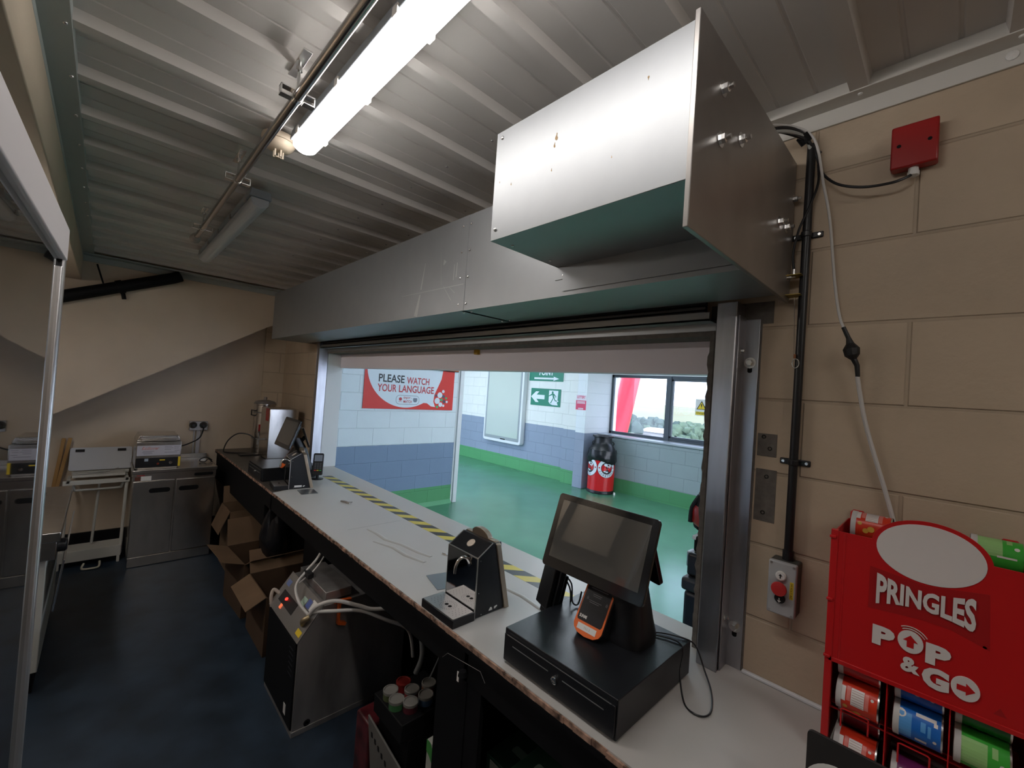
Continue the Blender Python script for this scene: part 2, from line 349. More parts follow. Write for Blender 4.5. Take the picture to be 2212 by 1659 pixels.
for k in range(3):
    y1 = 4.78-k*2.5; y0 = y1-2.5+.02; f = MB(); X0, X1 = 7.36, 7.42
    f.box(X0, X1, y0, y1, 1.035, 1.085).box(X0, X1, y0, y1, 2.15, 2.2).box(X0, X1, y1-.05, y1, 1.035, 2.2).box(X0, X1, y0, y0+.04, 1.035, 2.2)
    m1 = y1-1.16; f.box(X0-.02, X1, m1-.09, m1, 1.035, 2.2)
    wf = struct('window_%d' % (k+1), f, M_fr, bevel=.003, label=('grey window frame looking onto the hill beside the pillar', 'second grey concourse window frame from the pillar', 'third grey concourse window frame from the pillar', 'fourth grey concourse window frame from the pillar')[k])
    sash = MB().box(7.35, 7.40, y0+.05, y0+.09, 1.09, 2.14).box(7.35, 7.40, m1-.13, m1-.09, 1.09, 2.14).box(7.35, 7.40, y0+.05, m1-.09, 1.085, 1.12).box(7.35, 7.40, y0+.05, m1-.09, 2.11, 2.15)
    struct('window_sash', sash, M_fr, parent=wf, bevel=.002)
    struct('window_glass', MB().box(7.385, 7.389, y0+.09, m1-.13, 1.12, 2.11).box(7.385, 7.389, m1, y1-.05, 1.085, 2.15), M_glass, parent=wf)
# lamps added on the concourse ceiling, unseen behind the fascia, to brighten the hall
M_cl = mat('added_lamp_diffuser', (.9, .9, .9), .4, emit=(.82, .90, 1.0), es=CONC)
for i, y in enumerate((0.3, 3.3, 7.5)):
    t = thing('ceiling_light', 'long concourse ceiling lamp %s' % ('facing the near end of the hatch', 'over the middle of the concourse', 'beyond the poster wall')[i], 'light', (4.6, y, 2.85))
    build('added_lamp_body', MB().box(4.5, 4.7, y-.75, y+.75, 2.90, 2.95), M_white, t, bevel=.005); build('diffuser', MB().box(4.52, 4.68, y-.73, y+.73, 2.86, 2.90), M_cl, t, bevel=.01)
# ---- outside: land falling away from the stand, hill to the horizon
def landh(x, y):
    if x < 12: return -14
    if x < 140: return -14+3*math.sin(x*.03+y*.02)*min(1, (x-12)/60)
    t = min(1, (x-140)/330); s_ = t*t*(3-2*t)
    return -14+s_*(13.5+2.6*math.sin((y/ max(x, 1))*9+1.0))+3*math.sin(x*.03+y*.02)*(1-t)
g = MB(); nx_, ny_ = 44, 40; vs = []
for i in range(nx_+1):
    x = 9+(i/nx_)**2*620
    for jj in range(ny_+1):
        y = x*(-.3+1.5*jj/ny_)+(jj-20)*1.0; vs.append((x, y, landh(x, y)))
g.add(vs, [(i*(ny_+1)+k, i*(ny_+1)+k+1, (i+1)*(ny_+1)+k+1, (i+1)*(ny_+1)+k) for i in range(nx_) for k in range(ny_)])
M_land = mat('grass_hillside', (.155, .165, .10), .95, noise=.22, nscale=.02)
tag(build('hillside', g, M_land, smooth=True), 'hillside beyond the window', None, None, 'structure')
TREEM = [mat('foliage_dark', (.03, .055, .048), .9, noise=.4, nscale=1.2), mat('foliage_mid', (.055, .092, .062), .9, noise=.35, nscale=1.2), mat('foliage_pale', (.11, .145, .07), .9, noise=.35, nscale=1.2)]
def crown(rad, hh, sd_):
    r = random.Random(sd_); mb = MB()
    bm = bmesh.new()
    for k in range(30):
        a = r.uniform(0, 2*PI); z = hh*r.uniform(.30, .93); q = r.uniform(.2, .8)*rad*math.sin(PI*min(1, (1.08-z/hh)/.8))**.7
        bmesh.ops.create_icosphere(bm, subdivisions=2, radius=rad*r.uniform(.16, .34), matrix=Matrix.Translation((q*math.cos(a), q*math.sin(a), z)))
    for v in bm.verts: v.co += Vector((r.uniform(-1, 1), r.uniform(-1, 1), r.uniform(-1, 1)))*rad*.055
    mb.add([v.co[:] for v in bm.verts], [tuple(x.index for x in f.verts) for f in bm.faces]); bm.free(); return mb
protos = []
for k in range(3):
    t = thing('tree', None, 'tree', (0, 0, -100)); t['category'] = 'tree'
    build('crown', crown(4.2, 9.5, k+5), TREEM[k], t, world=False, smooth=True)
    build('trunk', MB().tube([(0, 0, 0), (0, 0, 6)], [.35, .2], 7), mat('bark', (.08, .06, .05), .9), t, world=False); protos.append(t)
first = [True]*3
def tree(k, x, y, sc_, top, label):
    z = top-9.5*sc_*.98
    t = protos[k] if first[k] else copytree(protos[k]); first[k] = False
    t.location = (x, y, min(z, landh(x, y))); h = top-t.location.z; t.scale = (sc_, sc_, h/9.5); t.rotation_euler.z = x*1.3+y
    t['label'] = label; t['group'] = 'trees beyond the window'
def ry(px):      # direction y/x at eye level for a picture column
    a = CY+math.atan((px-1106)/CF); return 1/math.tan(a)
for px, d, k, sc_, top, lb in ((1352, 60, 1, .8, -3.4, 'leafy tree low beside the red tube'), (1364, 80, 0, 1.0, -1.3, 'tallest tree just right of the red tube'), (1378, 90, 1, 1.0, -2.6, 'mid green tree right of the tall one'),
        (1392, 110, 0, 1.2, -3.6, 'left dark conifer of the dark clump left of the mullion'), (1404, 110, 0, 1.2, -3.3, 'middle dark conifer of the clump left of the mullion'), (1414, 112, 0, 1.1, -3.4, 'dark conifer of the clump above the white building'),
        (1426, 118, 0, 1.2, -3.3, 'dark conifer of the clump nearest the mullion'), (1360, 52, 2, .8, -4.2, 'pale round tree at the foot of the red tube'), (1374, 56, 2, .7, -4.6, 'pale low tree left of the white building'),
        (1461, 95, 0, 1.0, -2.9, 'dark tree just right of the mullion'), (1470, 70, 1, .8, -3.6, 'round green tree low right of the mullion'), (1484, 85, 1, 1.1, -2.6, 'bushy tree in the middle of the right pane'),
        (1500, 90, 1, 1.2, -2.2, 'broad tree beneath the warning sign'), (1514, 96, 1, 1.3, -1.9, 'broad tree at the right end of the view'), (1490, 52, 2, 1.0, -4.0, 'pale bush low in the right pane'),
        (1506, 50, 2, 1.1, -3.6, 'pale yellowish bush low at the right of the view'), (1522, 52, 2, 1.1, -3.4, 'pale bush at the frame edge of the right pane'), (1330, 95, 1, 1.2, -2.6, 'tree glimpsed left of the red tube')):
    tree(k, d, d*ry(px), sc_, top, lb)
M_bld = mat('building_white', (.3, .3, .3), .6)
def bld(px, d, w_, h, z, label):
    y = d*ry(px); t = thing('building', label, 'building', (d, y, z), 'buildings below the hill')
    build('wall', MB().box(d, d+8, y-w_/2, y+w_/2, -14, z+h), M_bld, t); rf = build('roof', MB().prism([(d-.3, z+h), (d+8.3, z+h), (d+4, z+h+.8)], y-w_/2-.3, y+w_/2+.3, 'y'), mat('roof_grey', (.4, .42, .45), .6), t)
    wn = MB()
    for k in range(4): wn.box(d-.05, d, y-w_/2+w_*(k+.25)/4, y-w_/2+w_*(k+.75)/4, z+h-1.8, z+h-.8)
    build('window', wn, mat('building_window', (.15, .2, .26), .2), t)
bld(1424, 88, 7.5, 2.2, -7.2, 'white low building between the trees left of the mullion'); bld(1392, 76, 5, 1.2, -7.8, 'small white shed left of the white building')
# red tubular mast outside the window
def pt(px, py, x):
    f = Vector((math.sin(CY)*math.cos(CP), math.cos(CY)*math.cos(CP), math.sin(CP))); r = Vector((math.cos(CY), -math.sin(CY), 0)); u = r.cross(f)
    r2 = r*math.cos(CR)+u*math.sin(CR); u2 = -r*math.sin(CR)+u*math.cos(CR)
    d = r2*((px-1106)/CF)-u2*((py-829.5)/CF)+f; return Vector((0, 0, 1.72))+d*(x/d.x)
a_, b_ = pt(1363, 813, 12), pt(1336, 928, 12); dd = (b_-a_).normalized()
ms = thing('steel_mast', 'big red sloping steel tube outside the concourse window', 'mast', (b_+dd*13)[:])
build('tube', MB().tube([a_-dd*8, b_+dd*13], .30, 28), mat('red_mast_paint', (.50, .02, .04), .25), ms, smooth=True)
build('flange', MB().tube([a_-dd*.3+Vector((-.31, 0, 0)), a_-dd*.3+Vector((-.33, 0, 0))], .07, 12), M_white, ms)
# ================================================================ SHUTTER AND WALL FITTINGS
t = thing('shutter_housing', 'big galvanised steel roller shutter housing with a boxed motor end above the hatch', 'shutter housing', (XW, .36, 2.05))
HX, HZ0, HZ1 = 1.098, 2.055, 2.472
hb = MB(); T = .004
def sheet(y0, y1, dx=0):
    m_ = MB(); m_.prism([(HX+dx, HZ0), (HX+dx, HZ1), (XW, HZ1), (XW, HZ1-.003), (HX+dx+.003, HZ1-.003), (HX+dx+.003, HZ0+.003), (1.40, HZ0+.003), (1.40, HZ0)], y0, y1, 'y'); return m_
build('cover_sheet', sheet(.372, 1.50), M_galv, t); build('cover_sheet', sheet(1.478, 4.385, -.0015), M_galv, t)
build('end_plate', MB().box(HX, XW, 4.385, 4.39, HZ0, HZ1), M_galv2, t)
def RV(c, ax, r, s_):
    m_ = MB(); rivet(m_, c, ax, r, s_); build('rivet', m_, M_bolt, t)
for y in (1.462, 1.516):
    for z in (2.085, 2.20, 2.315, 2.43): RV( (HX-(.0015 if y < 1.478 else .0015), y, z), 'x', .0055, -1)
for y in (1.462, 1.516):
    for x in (1.13, 1.36): RV((x, y, HZ0), 'z', .0055, -1)
RV((HX, .955, 2.165), 'x', .006, -1); RV((HX, .93, 2.125), 'x', .006, -1)
lip = MB().box(HX-.003, HX, .37, .965, 2.112, 2.156); lip.box(HX-.0045, HX-.003, .37, .93, 2.070, 2.130)
build('closing_strip', lip, M_galv, t)
mb_ = MB()    # motor box: front panel folded under
BX, BY0, BY1, BZ0, BZ1 = .787, .372, .955, 2.154, 2.470
mb_.prism([(BX, BZ0), (BX, BZ1), (HX, BZ1), (HX, BZ1-.003), (BX+.003, BZ1-.003), (BX+.003, BZ0+.003), (HX, BZ0+.003), (HX, BZ0)], BY0, BY1, 'y')
mb_.box(BX, HX, BY1-.003, BY1, BZ0, BZ1)
build('motor_cover', mb_, M_galv, t, bevel=.0012)
for y, z in ((BY1-.025, BZ1-.02), (BY1-.02, BZ0+.03)): RV((BX, y, z), 'x', .006, -1)
for x in (.85, 1.02): RV((x, BY1-.03, BZ0), 'z', .005, -1)
ck = [(.777, 2.062), (.777, 2.474), (1.09, 2.474), (1.49, 2.474), (1.49, 2.052), (1.10, 2.052), (.80, 2.052)]
build('side_plate', MB().prism([(.775, 2.055), (.775, 2.478), (1.488, 2.478), (1.488, 2.050), (1.0, 2.053)], .360, .371, 'y'), M_galv2, t, bevel=.0015)
for (x, z, r) in ((.900, 2.386, .0105), (.901, 2.279, .0105), (1.016, 2.332, .0105), (1.342, 2.249, .0105), (1.407, 2.254, .0105), (1.452, 2.118, .007), (1.47, 2.36, .008)):
    b = MB(); bolt(b, (x, .360, z), 'y', r, .012, -1); b.lathe([(r*.5, -.012), (r*.5, -.022), (0, -.022)], (x, .36, z), 12, 'y')
    build('bolt', b, M_bolt, t)
# chalky scuffs on the long cover sheet
M_scf = mat('chalk_scuff', (.42, .43, .43), .8)
HXs = HX-.0015
def scuff(P0, P1, w0, w1):
    m_ = MB(); (ya, za), (yb, zb) = P0, P1; d = Vector((yb-ya, zb-za)).normalized(); n_ = Vector((-d.y, d.x))
    m_.add([(HXs-.0004, ya+n_.x*w0, za+n_.y*w0), (HXs-.0004, yb+n_.x*w1, zb+n_.y*w1), (HXs-.0004, yb-n_.x*w1, zb-n_.y*w1), (HXs-.0004, ya-n_.x*w0, za-n_.y*w0)], [(0, 1, 2, 3)]); build('scuff_mark', m_, M_scf, t)
for a_ in (((2.02, 2.177), (1.49, 2.172), .0008, .0018), ((1.809, 2.316), (1.835, 2.19), .002, .006), ((1.84, 2.165), (1.868, 2.06), .005, .016), ((1.681, 2.349), (1.66, 2.19), .0006, .001), ((1.640, 2.30), (1.652, 2.282), .012, .004), ((1.64, 2.18), (1.575, 2.11), .001, .0015), ((1.545, 2.275), (1.548, 2.21), .003, .004), ((1.565, 2.27), (1.567, 2.2), .002, .003), ((1.60, 2.175), (1.55, 2.14), .0008, .0012)): scuff(*a_)
M_dr = mat('dried_drip', (.30, .20, .10), .6)
for (y, z, r_) in ((.72, 2.372, .010), (.725, 2.352, .007), (.47, 2.40, .005), (.88, 2.30, .004), (.73, 2.29, .004), (.55, 2.26, .003), (.93, 2.32, .003)):
    build('drip_mark', MB().slab((BX-.0001, y, z), NX, UZ, [(r_*.5*math.cos(a)*(.7+.5*math.sin(3*a+y*40)), r_*math.sin(a)) for a in [2*PI*k/14 for k in range(14)]], .0003), M_dr, t)
# roller shutter curtain bottom showing in the slot
t = thing('roller_shutter', 'raised roller shutter with its dark bottom slats showing under the housing', 'roller shutter', (1.45, 2.3, 2.03))
s_ = MB()
for k in range(6):
    z = 2.022+k*.016; s_.prism([(1.446, z), (1.440, z+.004), (1.440, z+.012), (1.446, z+.0155), (1.456, z+.0155), (1.456, z)], OY0, 4.12, 'y')
build('slat', s_, mat('dark_shutter_slat', (.10, .105, .115), .35, .9), t)
build('bottom_bar', MB().box(1.438, 1.462, OY0, 4.12, 2.012, 2.021), M_galv, t)
# guide rails
def rail(y0, sgn, label, zb):
    t = thing('shutter_guide_rail', label, 'guide rail', (XW, y0, zb), 'shutter guide rails')
    a, b, c = y0, y0-sgn*.060, y0-sgn*.107
    ya, yb = sorted((a, b)); m1 = MB()
    m1.box(1.415, 1.419, ya, yb, zb, 2.052).box(1.419, XW, yb-.004, yb, zb, 2.052) if sgn > 0 else m1.box(1.415, 1.419, ya, yb, zb, 2.052).box(1.419, XW, ya, ya+.004, zb, 2.052)
    yy = b; m1.box(1.415, 1.492, min(yy, yy+sgn*.004), max(yy, yy+sgn*.004), zb, 2.052)
    build('channel', m1, M_galv3, t, bevel=.0015)
    m2 = MB(); ya, yb = sorted((b-sgn*.0005, c)); m2.box(1.488, 1.4945, ya, yb, zb, 2.005)
    y2 = b-sgn*.0045; m2.box(1.432, 1.4945, min(y2, b-sgn*.0005), max(y2, b-sgn*.0005), zb, 2.012)
    build('angle_bracket', m2, M_galv3, t, bevel=.001)
    for z in (1.865, 1.028):
        bb = MB(); bolt(bb, (1.488, b-sgn*.024, z), 'x', .011, .014, -1); bb.lathe([(.017, -.0005), (.017, -.003), (.010, -.003)], (1.488, b-sgn*.024, z), 20, 'x')
        build('fixing_bolt', bb, M_bolt, t)
        bb = MB(); bolt(bb, (1.45, b-sgn*.0045, z+.035), 'y', .006, .012, -sgn); build('small_bolt', bb, M_bolt, t)
        lbl(build('slot', MB().slab((1.4879, b-sgn*.024, z-.012), NX, UZ, rrect(.014, .04, .006), .0006), M_blkm, t), 'dark slot behind the bolt')
    return t
rail(.542, 1, 'right galvanised shutter guide rail standing on the counter by the red crisps rack', .9)
rail(4.06, -1, 'left galvanised shutter guide rail behind the far till', .9)
# yellow manual release with a pull ring
t = thing('shutter_release', 'small yellow shutter release bracket with a wire and pull ring by the black conduit', 'shutter release', (1.46, .345, 2.06))
r_ = MB().box(1.438, 1.486, .368, .3695, 2.062, 2.122).box(1.438, 1.486, .322, .368, 2.1205, 2.122).box(1.438, 1.486, .322, .368, 2.062, 2.0635)
lbl(build('bracket', r_, mat('yellow_passivated', (.50, .38, .10), .35, .8), t), 'yellow U bracket')
build('cable_end', MB().tube([(1.46, .340, 2.06), (1.46, .333, 1.885)], .0008, 6), M_chrome, t)
rg = MB(); rg.tube([(1.46, .328+.0085*math.cos(a), 1.861+.0135*math.sin(a)) for a in [k*2*PI/24 for k in range(25)]], .0013, 6, cap=False)
build('pull_ring', rg, M_bolt, t); lbl(build('ferrule', MB().cyl((1.46, .331, 1.876), .0032, .012), mat('copper', (.3, .12, .06), .35, .8), t), 'copper ferrule')
build('release_cable', MB().tube([(1.46, .345, 2.135), (1.46, .350, 2.19), (1.46, .338, 2.26), (1.465, .318, 2.32), (1.472, .300, 2.39), (1.475, .302, 2.45)], .0035, 8, 6), M_blk, t)
build('cable_nut', MB().cyl((1.46, .345, 2.122), .004, .02), M_bolt, t)
# conduit
t = thing('conduit', 'black vertical conduit pipe down the block wall to the grey push button box', 'conduit', (1.474, .322, 1.27))
build('pipe', MB().tube([(1.474, .322, 1.30), (1.474, .321, 2.515)], .0115, 16), M_blk, t, smooth=True)
build('coupler', MB().cyl((1.474, .322, 1.283), .0145, .03), M_blk, t, smooth=True)
for z in (2.246, 1.57):
    sdl = MB().box(1.489, XW, .283, .361, z-.009, z+.009)
    sdl.lathe([(.014, -.009), (.014, .009)], (1.474, .322, z), 20, 'z'); c_ = build('saddle_clip', sdl, M_blk, t, bevel=.003)
    for y in (.293, .352): build('screw', MB().lathe([(.0055, 0), (.004, -.003), (0, -.003)], (1.489, y, z), 12, 'x'), M_bolt, c_)
# cables from the shutter motor
t = thing('motor_cable', 'bundle of black and grey cables curving from the shutter housing to the conduit', 'cable', (1.40, .40, 2.45))
for k, (dx, dz, mm) in enumerate(((0, 0, M_blk), (.010, .008, M_blk), (-.008, -.010, mat('pale_flex', (.35, .36, .34), .4)), (.004, -.013, M_blk))):
    P = [(1.30+dx, .42, 2.475+dz*.3), (1.36+dx, .40, 2.508+dz), (1.41+dx, .365, 2.520+dz), (1.455+dx, .335, 2.508+dz*.6), (1.470+dx*.3, .322, 2.47), (1.474, .321, 2.44)] if k < 3 else [(1.30, .42, 2.47), (1.37, .395, 2.51), (1.44, .34, 2.50), (1.474, .312, 2.47), (1.483, .30, 2.455)]
    P = [(a, b, c+.028) for a, b, c in P[:4]]+[(a, b, c+.03) for a, b, c in P[4:]]
    build('cable', MB().tube(P, .0055, 8, 8), mm, t, smooth=True)
build('tape_wrap', MB().tube([(1.450, .343, 2.540), (1.462, .331, 2.520)], .016, 14), M_blkm, t)
t = thing('white_cable', 'thin white cable hanging down the wall with a lump of black tape in it', 'cable', (1.45, .2, 1.5))
build('upper_cable', MB().tube([(1.30, .425, 2.52), (1.37, .41, 2.560), (1.43, .365, 2.568), (1.455, .327, 2.545), (1.452, .302, 2.49), (1.452, .283, 2.38), (1.458, .264, 2.27), (1.458, .246, 2.10), (1.455, .231, 2.0), (1.452, .218, 1.957)], .0036, 8, 8), M_cable_w, t, smooth=True)
build('tape_wrap', MB().tube([(1.452, .219, 1.960), (1.455, .207, 1.930), (1.456, .203, 1.915), (1.456, .200, 1.9), (1.456, .197, 1.883), (1.457, .193, 1.872), (1.460, .186, 1.855), (1.462, .1835, 1.825)], [.005, .0055, .009, .019, .017, .007, .006, .005], 9, 1), mat('black_tape', (.008, .008, .009), .45, bump=.6, bscale=120), t)
build('lower_cable', MB().tube([(1.462, .1845, 1.826), (1.470, .178, 1.78), (1.478, .166, 1.71), (1.482, .146, 1.63), (1.484, .118, 1.53), (1.486, .098, 1.45), (1.487, .09, 1.40)], .0052, 8, 8), M_cable_w, t, smooth=True)
# red junction box
t = thing('junction_box', 'red square junction box high on the cream block wall', 'junction box', (XW, .095, 2.36))
build('lid', MB().box(1.455, 1.487, .050, .140, 2.370, 2.482), M_redp, t, bevel=.004); build('back_box', MB().box(1.487, XW, .054, .136, 2.374, 2.478), M_redp, t)
sc = MB()
for y in (.066, .124): sc.lathe([(.0045, -.0006), (.0045, .0001)], (1.455, y, 2.428), 10, 'x')
build('screw', sc, M_blkm, t)
lbl(build('cable_gland', MB().lathe([(.0105, 0), (.0105, -.012), (.012, -.012), (.012, -.022), (.006, -.024)], (1.475, .095, 2.372), 12), M_white, t), 'white cable gland')
tag(build('black_cable', MB().tube([(1.47, .313, 2.50), (1.476, .300, 2.45), (1.46, .283, 2.405), (1.448, .245, 2.362), (1.446, .19, 2.338), (1.450, .135, 2.334), (1.462, .105, 2.345), (1.474, .0955, 2.357)], .0036, 8, 8), M_blk, smooth=True), 'black cable looping from the conduit top to the red junction box', 'cable')
# push button box
t = thing('push_button_box', 'grey shutter control box with up, red stop and down buttons', 'control box', (XW, .325, 1.13))
build('housing', MB().box(1.445, XW, .290, .360, 1.136, 1.286), mat('dark_grey_plastic', (.06, .06, .055), .5), t, bevel=.004)
cv = build('cover', MB().box(1.432, 1.450, .290, .360, 1.136, 1.286), mat('pale_grey_plastic', (.42, .43, .44), .45), t, bevel=.004)
sc = MB()
for y in (.297, .353):
    for z in (1.143, 1.279): sc.lathe([(.0035, 0), (.0035, -.001), (0, -.001)], (1.432, y, z), 12, 'x')
build('screw', sc, M_stdk, cv)
u_ = build('up_button', MB().lathe([(.0135, 0), (.0135, -.004), (.011, -.005), (.011, -.008), (0, -.008)], (1.432, .327, 1.248), 24, 'x'), M_white, t)
AR = [(-.0015, -.006), (.0015, -.006), (.0015, .001), (.005, .001), (0, .007), (-.005, .001), (-.0015, .001)]
build('arrow', MB().slab((1.4239, .327, 1.248), NX, UZ, AR, .0005), M_blk, u_)
build('stop_button', MB().lathe([(.011, 0), (.011, -.012), (.019, -.014), (.020, -.018), (.0185, -.022), (0, -.025)], (1.432, .327, 1.215), 28, 'x'), mat('stop_red', (.55, .03, .03), .35), t, smooth=True)
d_ = build('down_button', MB().lathe([(.0135, 0), (.0135, -.004), (.011, -.005), (.011, -.008), (0, -.008)], (1.432, .327, 1.184), 24, 'x'), M_blk, t)
build('arrow', MB().slab((1.4239, .327, 1.181), NX, UZ, [(x, -y) for x, y in AR][::-1], .0005), M_white, d_)
lb_ = build('voltage_label', MB().box(1.4313, 1.432, .2955, .3045, 1.19, 1.238), M_yel, t)
text('lettering', '24 VOLT AC', (1.4312, .300, 1.214), (0, 0, -1), (0, -1, 0), M_blk, lb_, h=.0048, w=.042, align='C')
tag(build('bracket', MB().box(1.600, 1.6195, 1.985, 2.02, 1.930, 1.958), mat('ochre', (.50, .28, .02), .5), bevel=.001), 'small ochre yellow clip on the top of the lilac fascia over the hatch', 'clip')
# ================================================================ CEILING FITTINGS
M_tube = mat('lit_diffuser', (.9, .9, .9), .4, emit=(1.0, .955, .915), es=TUBE)
M_diff = mat('unlit_diffuser', (.52, .55, .60), .3)
def batten(x, y0, y1, z0, label, lit, RB=RB, es=1):
    t = thing('ceiling_light', label, 'light', (x, (y0+y1)/2, RB), 'long ceiling lights')
    build('body', MB().prism([(x-.042, RB), (x-.045, RB-.022), (x-.048, RB-.038), (x+.048, RB-.038), (x+.045, RB-.022), (x+.042, RB)], y0, y1, 'y'), mat('light_body', (.30, .34, .38), .45), t, bevel=.003)
    P = [(x-.040, RB-.038)]+[(x-.039+.078*k/8, RB-.040-(.036 if lit else .045)*math.sin(PI*(.18+.64*k/8))) for k in range(9)]+[(x+.040, RB-.038)]
    build('diffuser', MB().prism(P, y0+.008, y1-.008, 'y'), (M_tube if es == 1 else mat('added_fill_diffuser', (.9, .9, .9), .4, emit=(1.0, .955, .915), es=TUBE*es)) if lit else M_diff, t, bevel=.006)
    for k in range(5):
        y = y0+.09+k*(y1-y0-.18)/4
        for sx in (-1, 1): build('clip', MB().box(x+sx*.048-.004, x+sx*.048+.004, y-.012, y+.012, RB-.050, RB-.026), M_white if lit else M_stdk, t, bevel=.001)
    return t
batten(.478, .14, 1.695, 2.56, 'bright lit fluorescent light on the ceiling over the counter', True)
batten(.495, 2.36, 3.93, 2.56, 'unlit fluorescent light farther down the ceiling', False)
batten(.470, -2.2, -.66, 2.56, 'lit fluorescent light behind the viewer in line with the first', True)  # fill light added out of view to brighten the room
batten(-.60, 2.2, 3.7, 2.42, 'lit fluorescent light under the left bulkhead', True, 2.392, 1.7)  # invented fitting out of view, added to light the back wall
t = thing('ceiling_pipe', 'long bare steel pipe hung under the ceiling beside the lit fluorescent light', 'pipe', (.361, 1.0, 2.53))
px_, pz_ = .346, 2.511
build('tube', MB().tube([(px_, -2.4, pz_), (px_, 3.15, pz_)], .0135, 20), mat('pipe_steel', (.48, .45, .43), .22, 1), t, smooth=True)
en = MB().lathe([(.016, 0), (.022, .01), (.026, .03), (.024, .05), (.028, .055), (.028, .072), (.017, .085), (.010, .10), (.004, .104)], (px_, 3.14, pz_), 16, 'y')
build('end_fitting', en, M_stdk, t, smooth=True)
for y in (1.32, 2.07, 2.93, -.2):
    h_ = MB().box(px_-.045, px_+.045, y-.011, y+.011, pz_+.012, pz_+.016).box(px_-.045, px_-.042, y-.011, y+.011, pz_-.010, pz_+.014).box(px_+.042, px_+.045, y-.011, y+.011, pz_-.010, pz_+.014).box(px_-.045, px_-.015, y-.011, y+.011, pz_-.012, pz_-.009).box(px_+.015, px_+.045, y-.011, y+.011, pz_-.012, pz_-.009)
    h_.lathe([(.0155, -.009), (.0155, .009)], (px_, y, pz_), 20, 'y')
    c_ = build('pipe_clamp', h_, M_bolt, t); rd = MB().tube([(px_, y, pz_+.014), (px_, y, RB-.004)], .004, 8)
    rd.lathe([(.009, -.006), (.009, .006)], (px_, y, RB-.02), 6, 'z'); build('threaded_rod', rd, M_bolt, c_)
    build('channel', MB().box(px_-.012, px_+.012, y-.07, y+.07, RB-.006, RB), M_bolt, c_, bevel=.001)
t = thing('smoke_detector', 'round cream smoke detector on the ceiling by the end of the lit light', 'smoke detector', (.425, 1.79, RB))
build('base', MB().lathe([(.058, 0), (.060, -.012), (.056, -.020)], (.420, 1.79, RB), 32), mat('detector_cream', (.62, .52, .40), .45), t, smooth=True)
build('dome', MB().lathe([(.054, -.022), (.052, -.030), (.040, -.044), (.026, -.050), (0, -.051)], (.420, 1.79, RB), 32), mat('detector_cream'), t, smooth=True)
cg = MB()
for k in range(5):
    a = 2*PI*k/5; x, y = .420+.016*math.cos(a), 1.79+.016*math.sin(a); cg.box(x-.0025, x+.0025, y-.0025, y+.0025, RB-.075, RB-.046)
cg.cyl((.420, 1.79, RB-.078), .011, .005); build('sensor_cage', cg, mat('detector_cream'), t)
# small screw heads through the ceiling pans
sc = MB()
for k in range(-2, 12):
    for x in (.98, 1.30): rivet(sc, (x, RIB(k)+.144, PN), 'z', .006, -1)
struct('ceiling_screw', sc, M_bolt, parent=bpy.data.objects['ceiling'])
# black sloping tube on the raking wall
t = thing('cable_duct', 'thick black sloping duct fixed high on the back wall', 'duct', (-.27, 4.94, 2.2))
a_, b_ = Vector((-.60, 4.94, 2.085)), Vector((.40, 4.94, 2.535)); d_ = (b_-a_).normalized()
build('duct', MB().tube([a_, b_, b_+Vector((.05, .005, .03))], .048, 18), M_blkm, t, smooth=True)
build('clamp', MB().tube([a_+d_*.72-d_*.02, a_+d_*.72+d_*.02], .055, 18).tube([a_+d_*.72+Vector((.02, 0, -.05)), a_+d_*.72+Vector((.03, 0, -.10))], .015, 8), M_blkm, t)
build('strut', MB().tube([a_+d_*.62, (a_+d_*.62)+Vector((-.06, .02, .20))], .006, 8), M_blkm, t)
# ================================================================ COUNTER
CZ = .90
M_lam = mat('grey_laminate', (.50, .485, .465), .38, noise=.05, nscale=3, rn=.05, bump=.03, bscale=900)
t = thing('serving_counter', 'long grey laminate serving counter through the hatch with chipped chipboard edge', 'counter', (1.2, 1.5, 0))
PL = [(.905, -1.2), (1.493, -1.2), (1.493, OY0), (1.62, OY0), (1.62, OY1), (1.493, OY1), (1.29, 3.66), (1.10, 3.36), (.905, 3.28)]
build('worktop', MB().prism(PL, CZ-.032, CZ, 'z'), M_lam, t)
lbl(build('dark_worktop', MB().prism([(.905, 3.28), (1.10, 3.36), (1.29, 3.66), (1.493, OY1), (1.493, 5.39), (.905, 5.39)], CZ-.032, CZ-.0005, 'z'), mat('dark_worktop', (.085, .075, .065), .4, noise=.2, nscale=10), t), 'dark brown worktop section')
build('end_board', MB().box(.916, .934, 3.5, 5.38, .60, CZ-.034), M_blkm, t)
r = random.Random(5); e = MB(); y = -1.2          # worn front edge, laminate chipped away
while y < 5.39:
    dy = r.uniform(.012, .05); d = r.choice((0, 0, .001, .002, .004, .0015)); h = r.choice((0, 0, .002, .004, .001))
    e.box(.8985+d, .9055, y, min(y+dy, 5.39), CZ-.017, CZ-.0006-h); y += dy
lbl(build('worn_edge', e, M_ply, t), 'bare chipboard front edge'); build('edge_strip', MB().box(.9, .9055, -1.2, 5.39, CZ-.033, CZ-.017), M_blkm, t)
build('fascia', MB().box(.915, .933, -1.2, 5.38, CZ-.135, CZ-.033), M_blkm, t)
for y in (1.07, 3.335, -.6): build('support_panel', MB().box(.915, 1.45, y, y+.018, 0, CZ-.033), M_blkm, t)
build('front_board', MB().box(.918, .934, 1.0, 1.235, .30, CZ-.034), M_blkm, t)
build('back_panel', MB().box(1.47, 1.49, -1.2, 5.38, 0, CZ-.033), M_blkm, t)
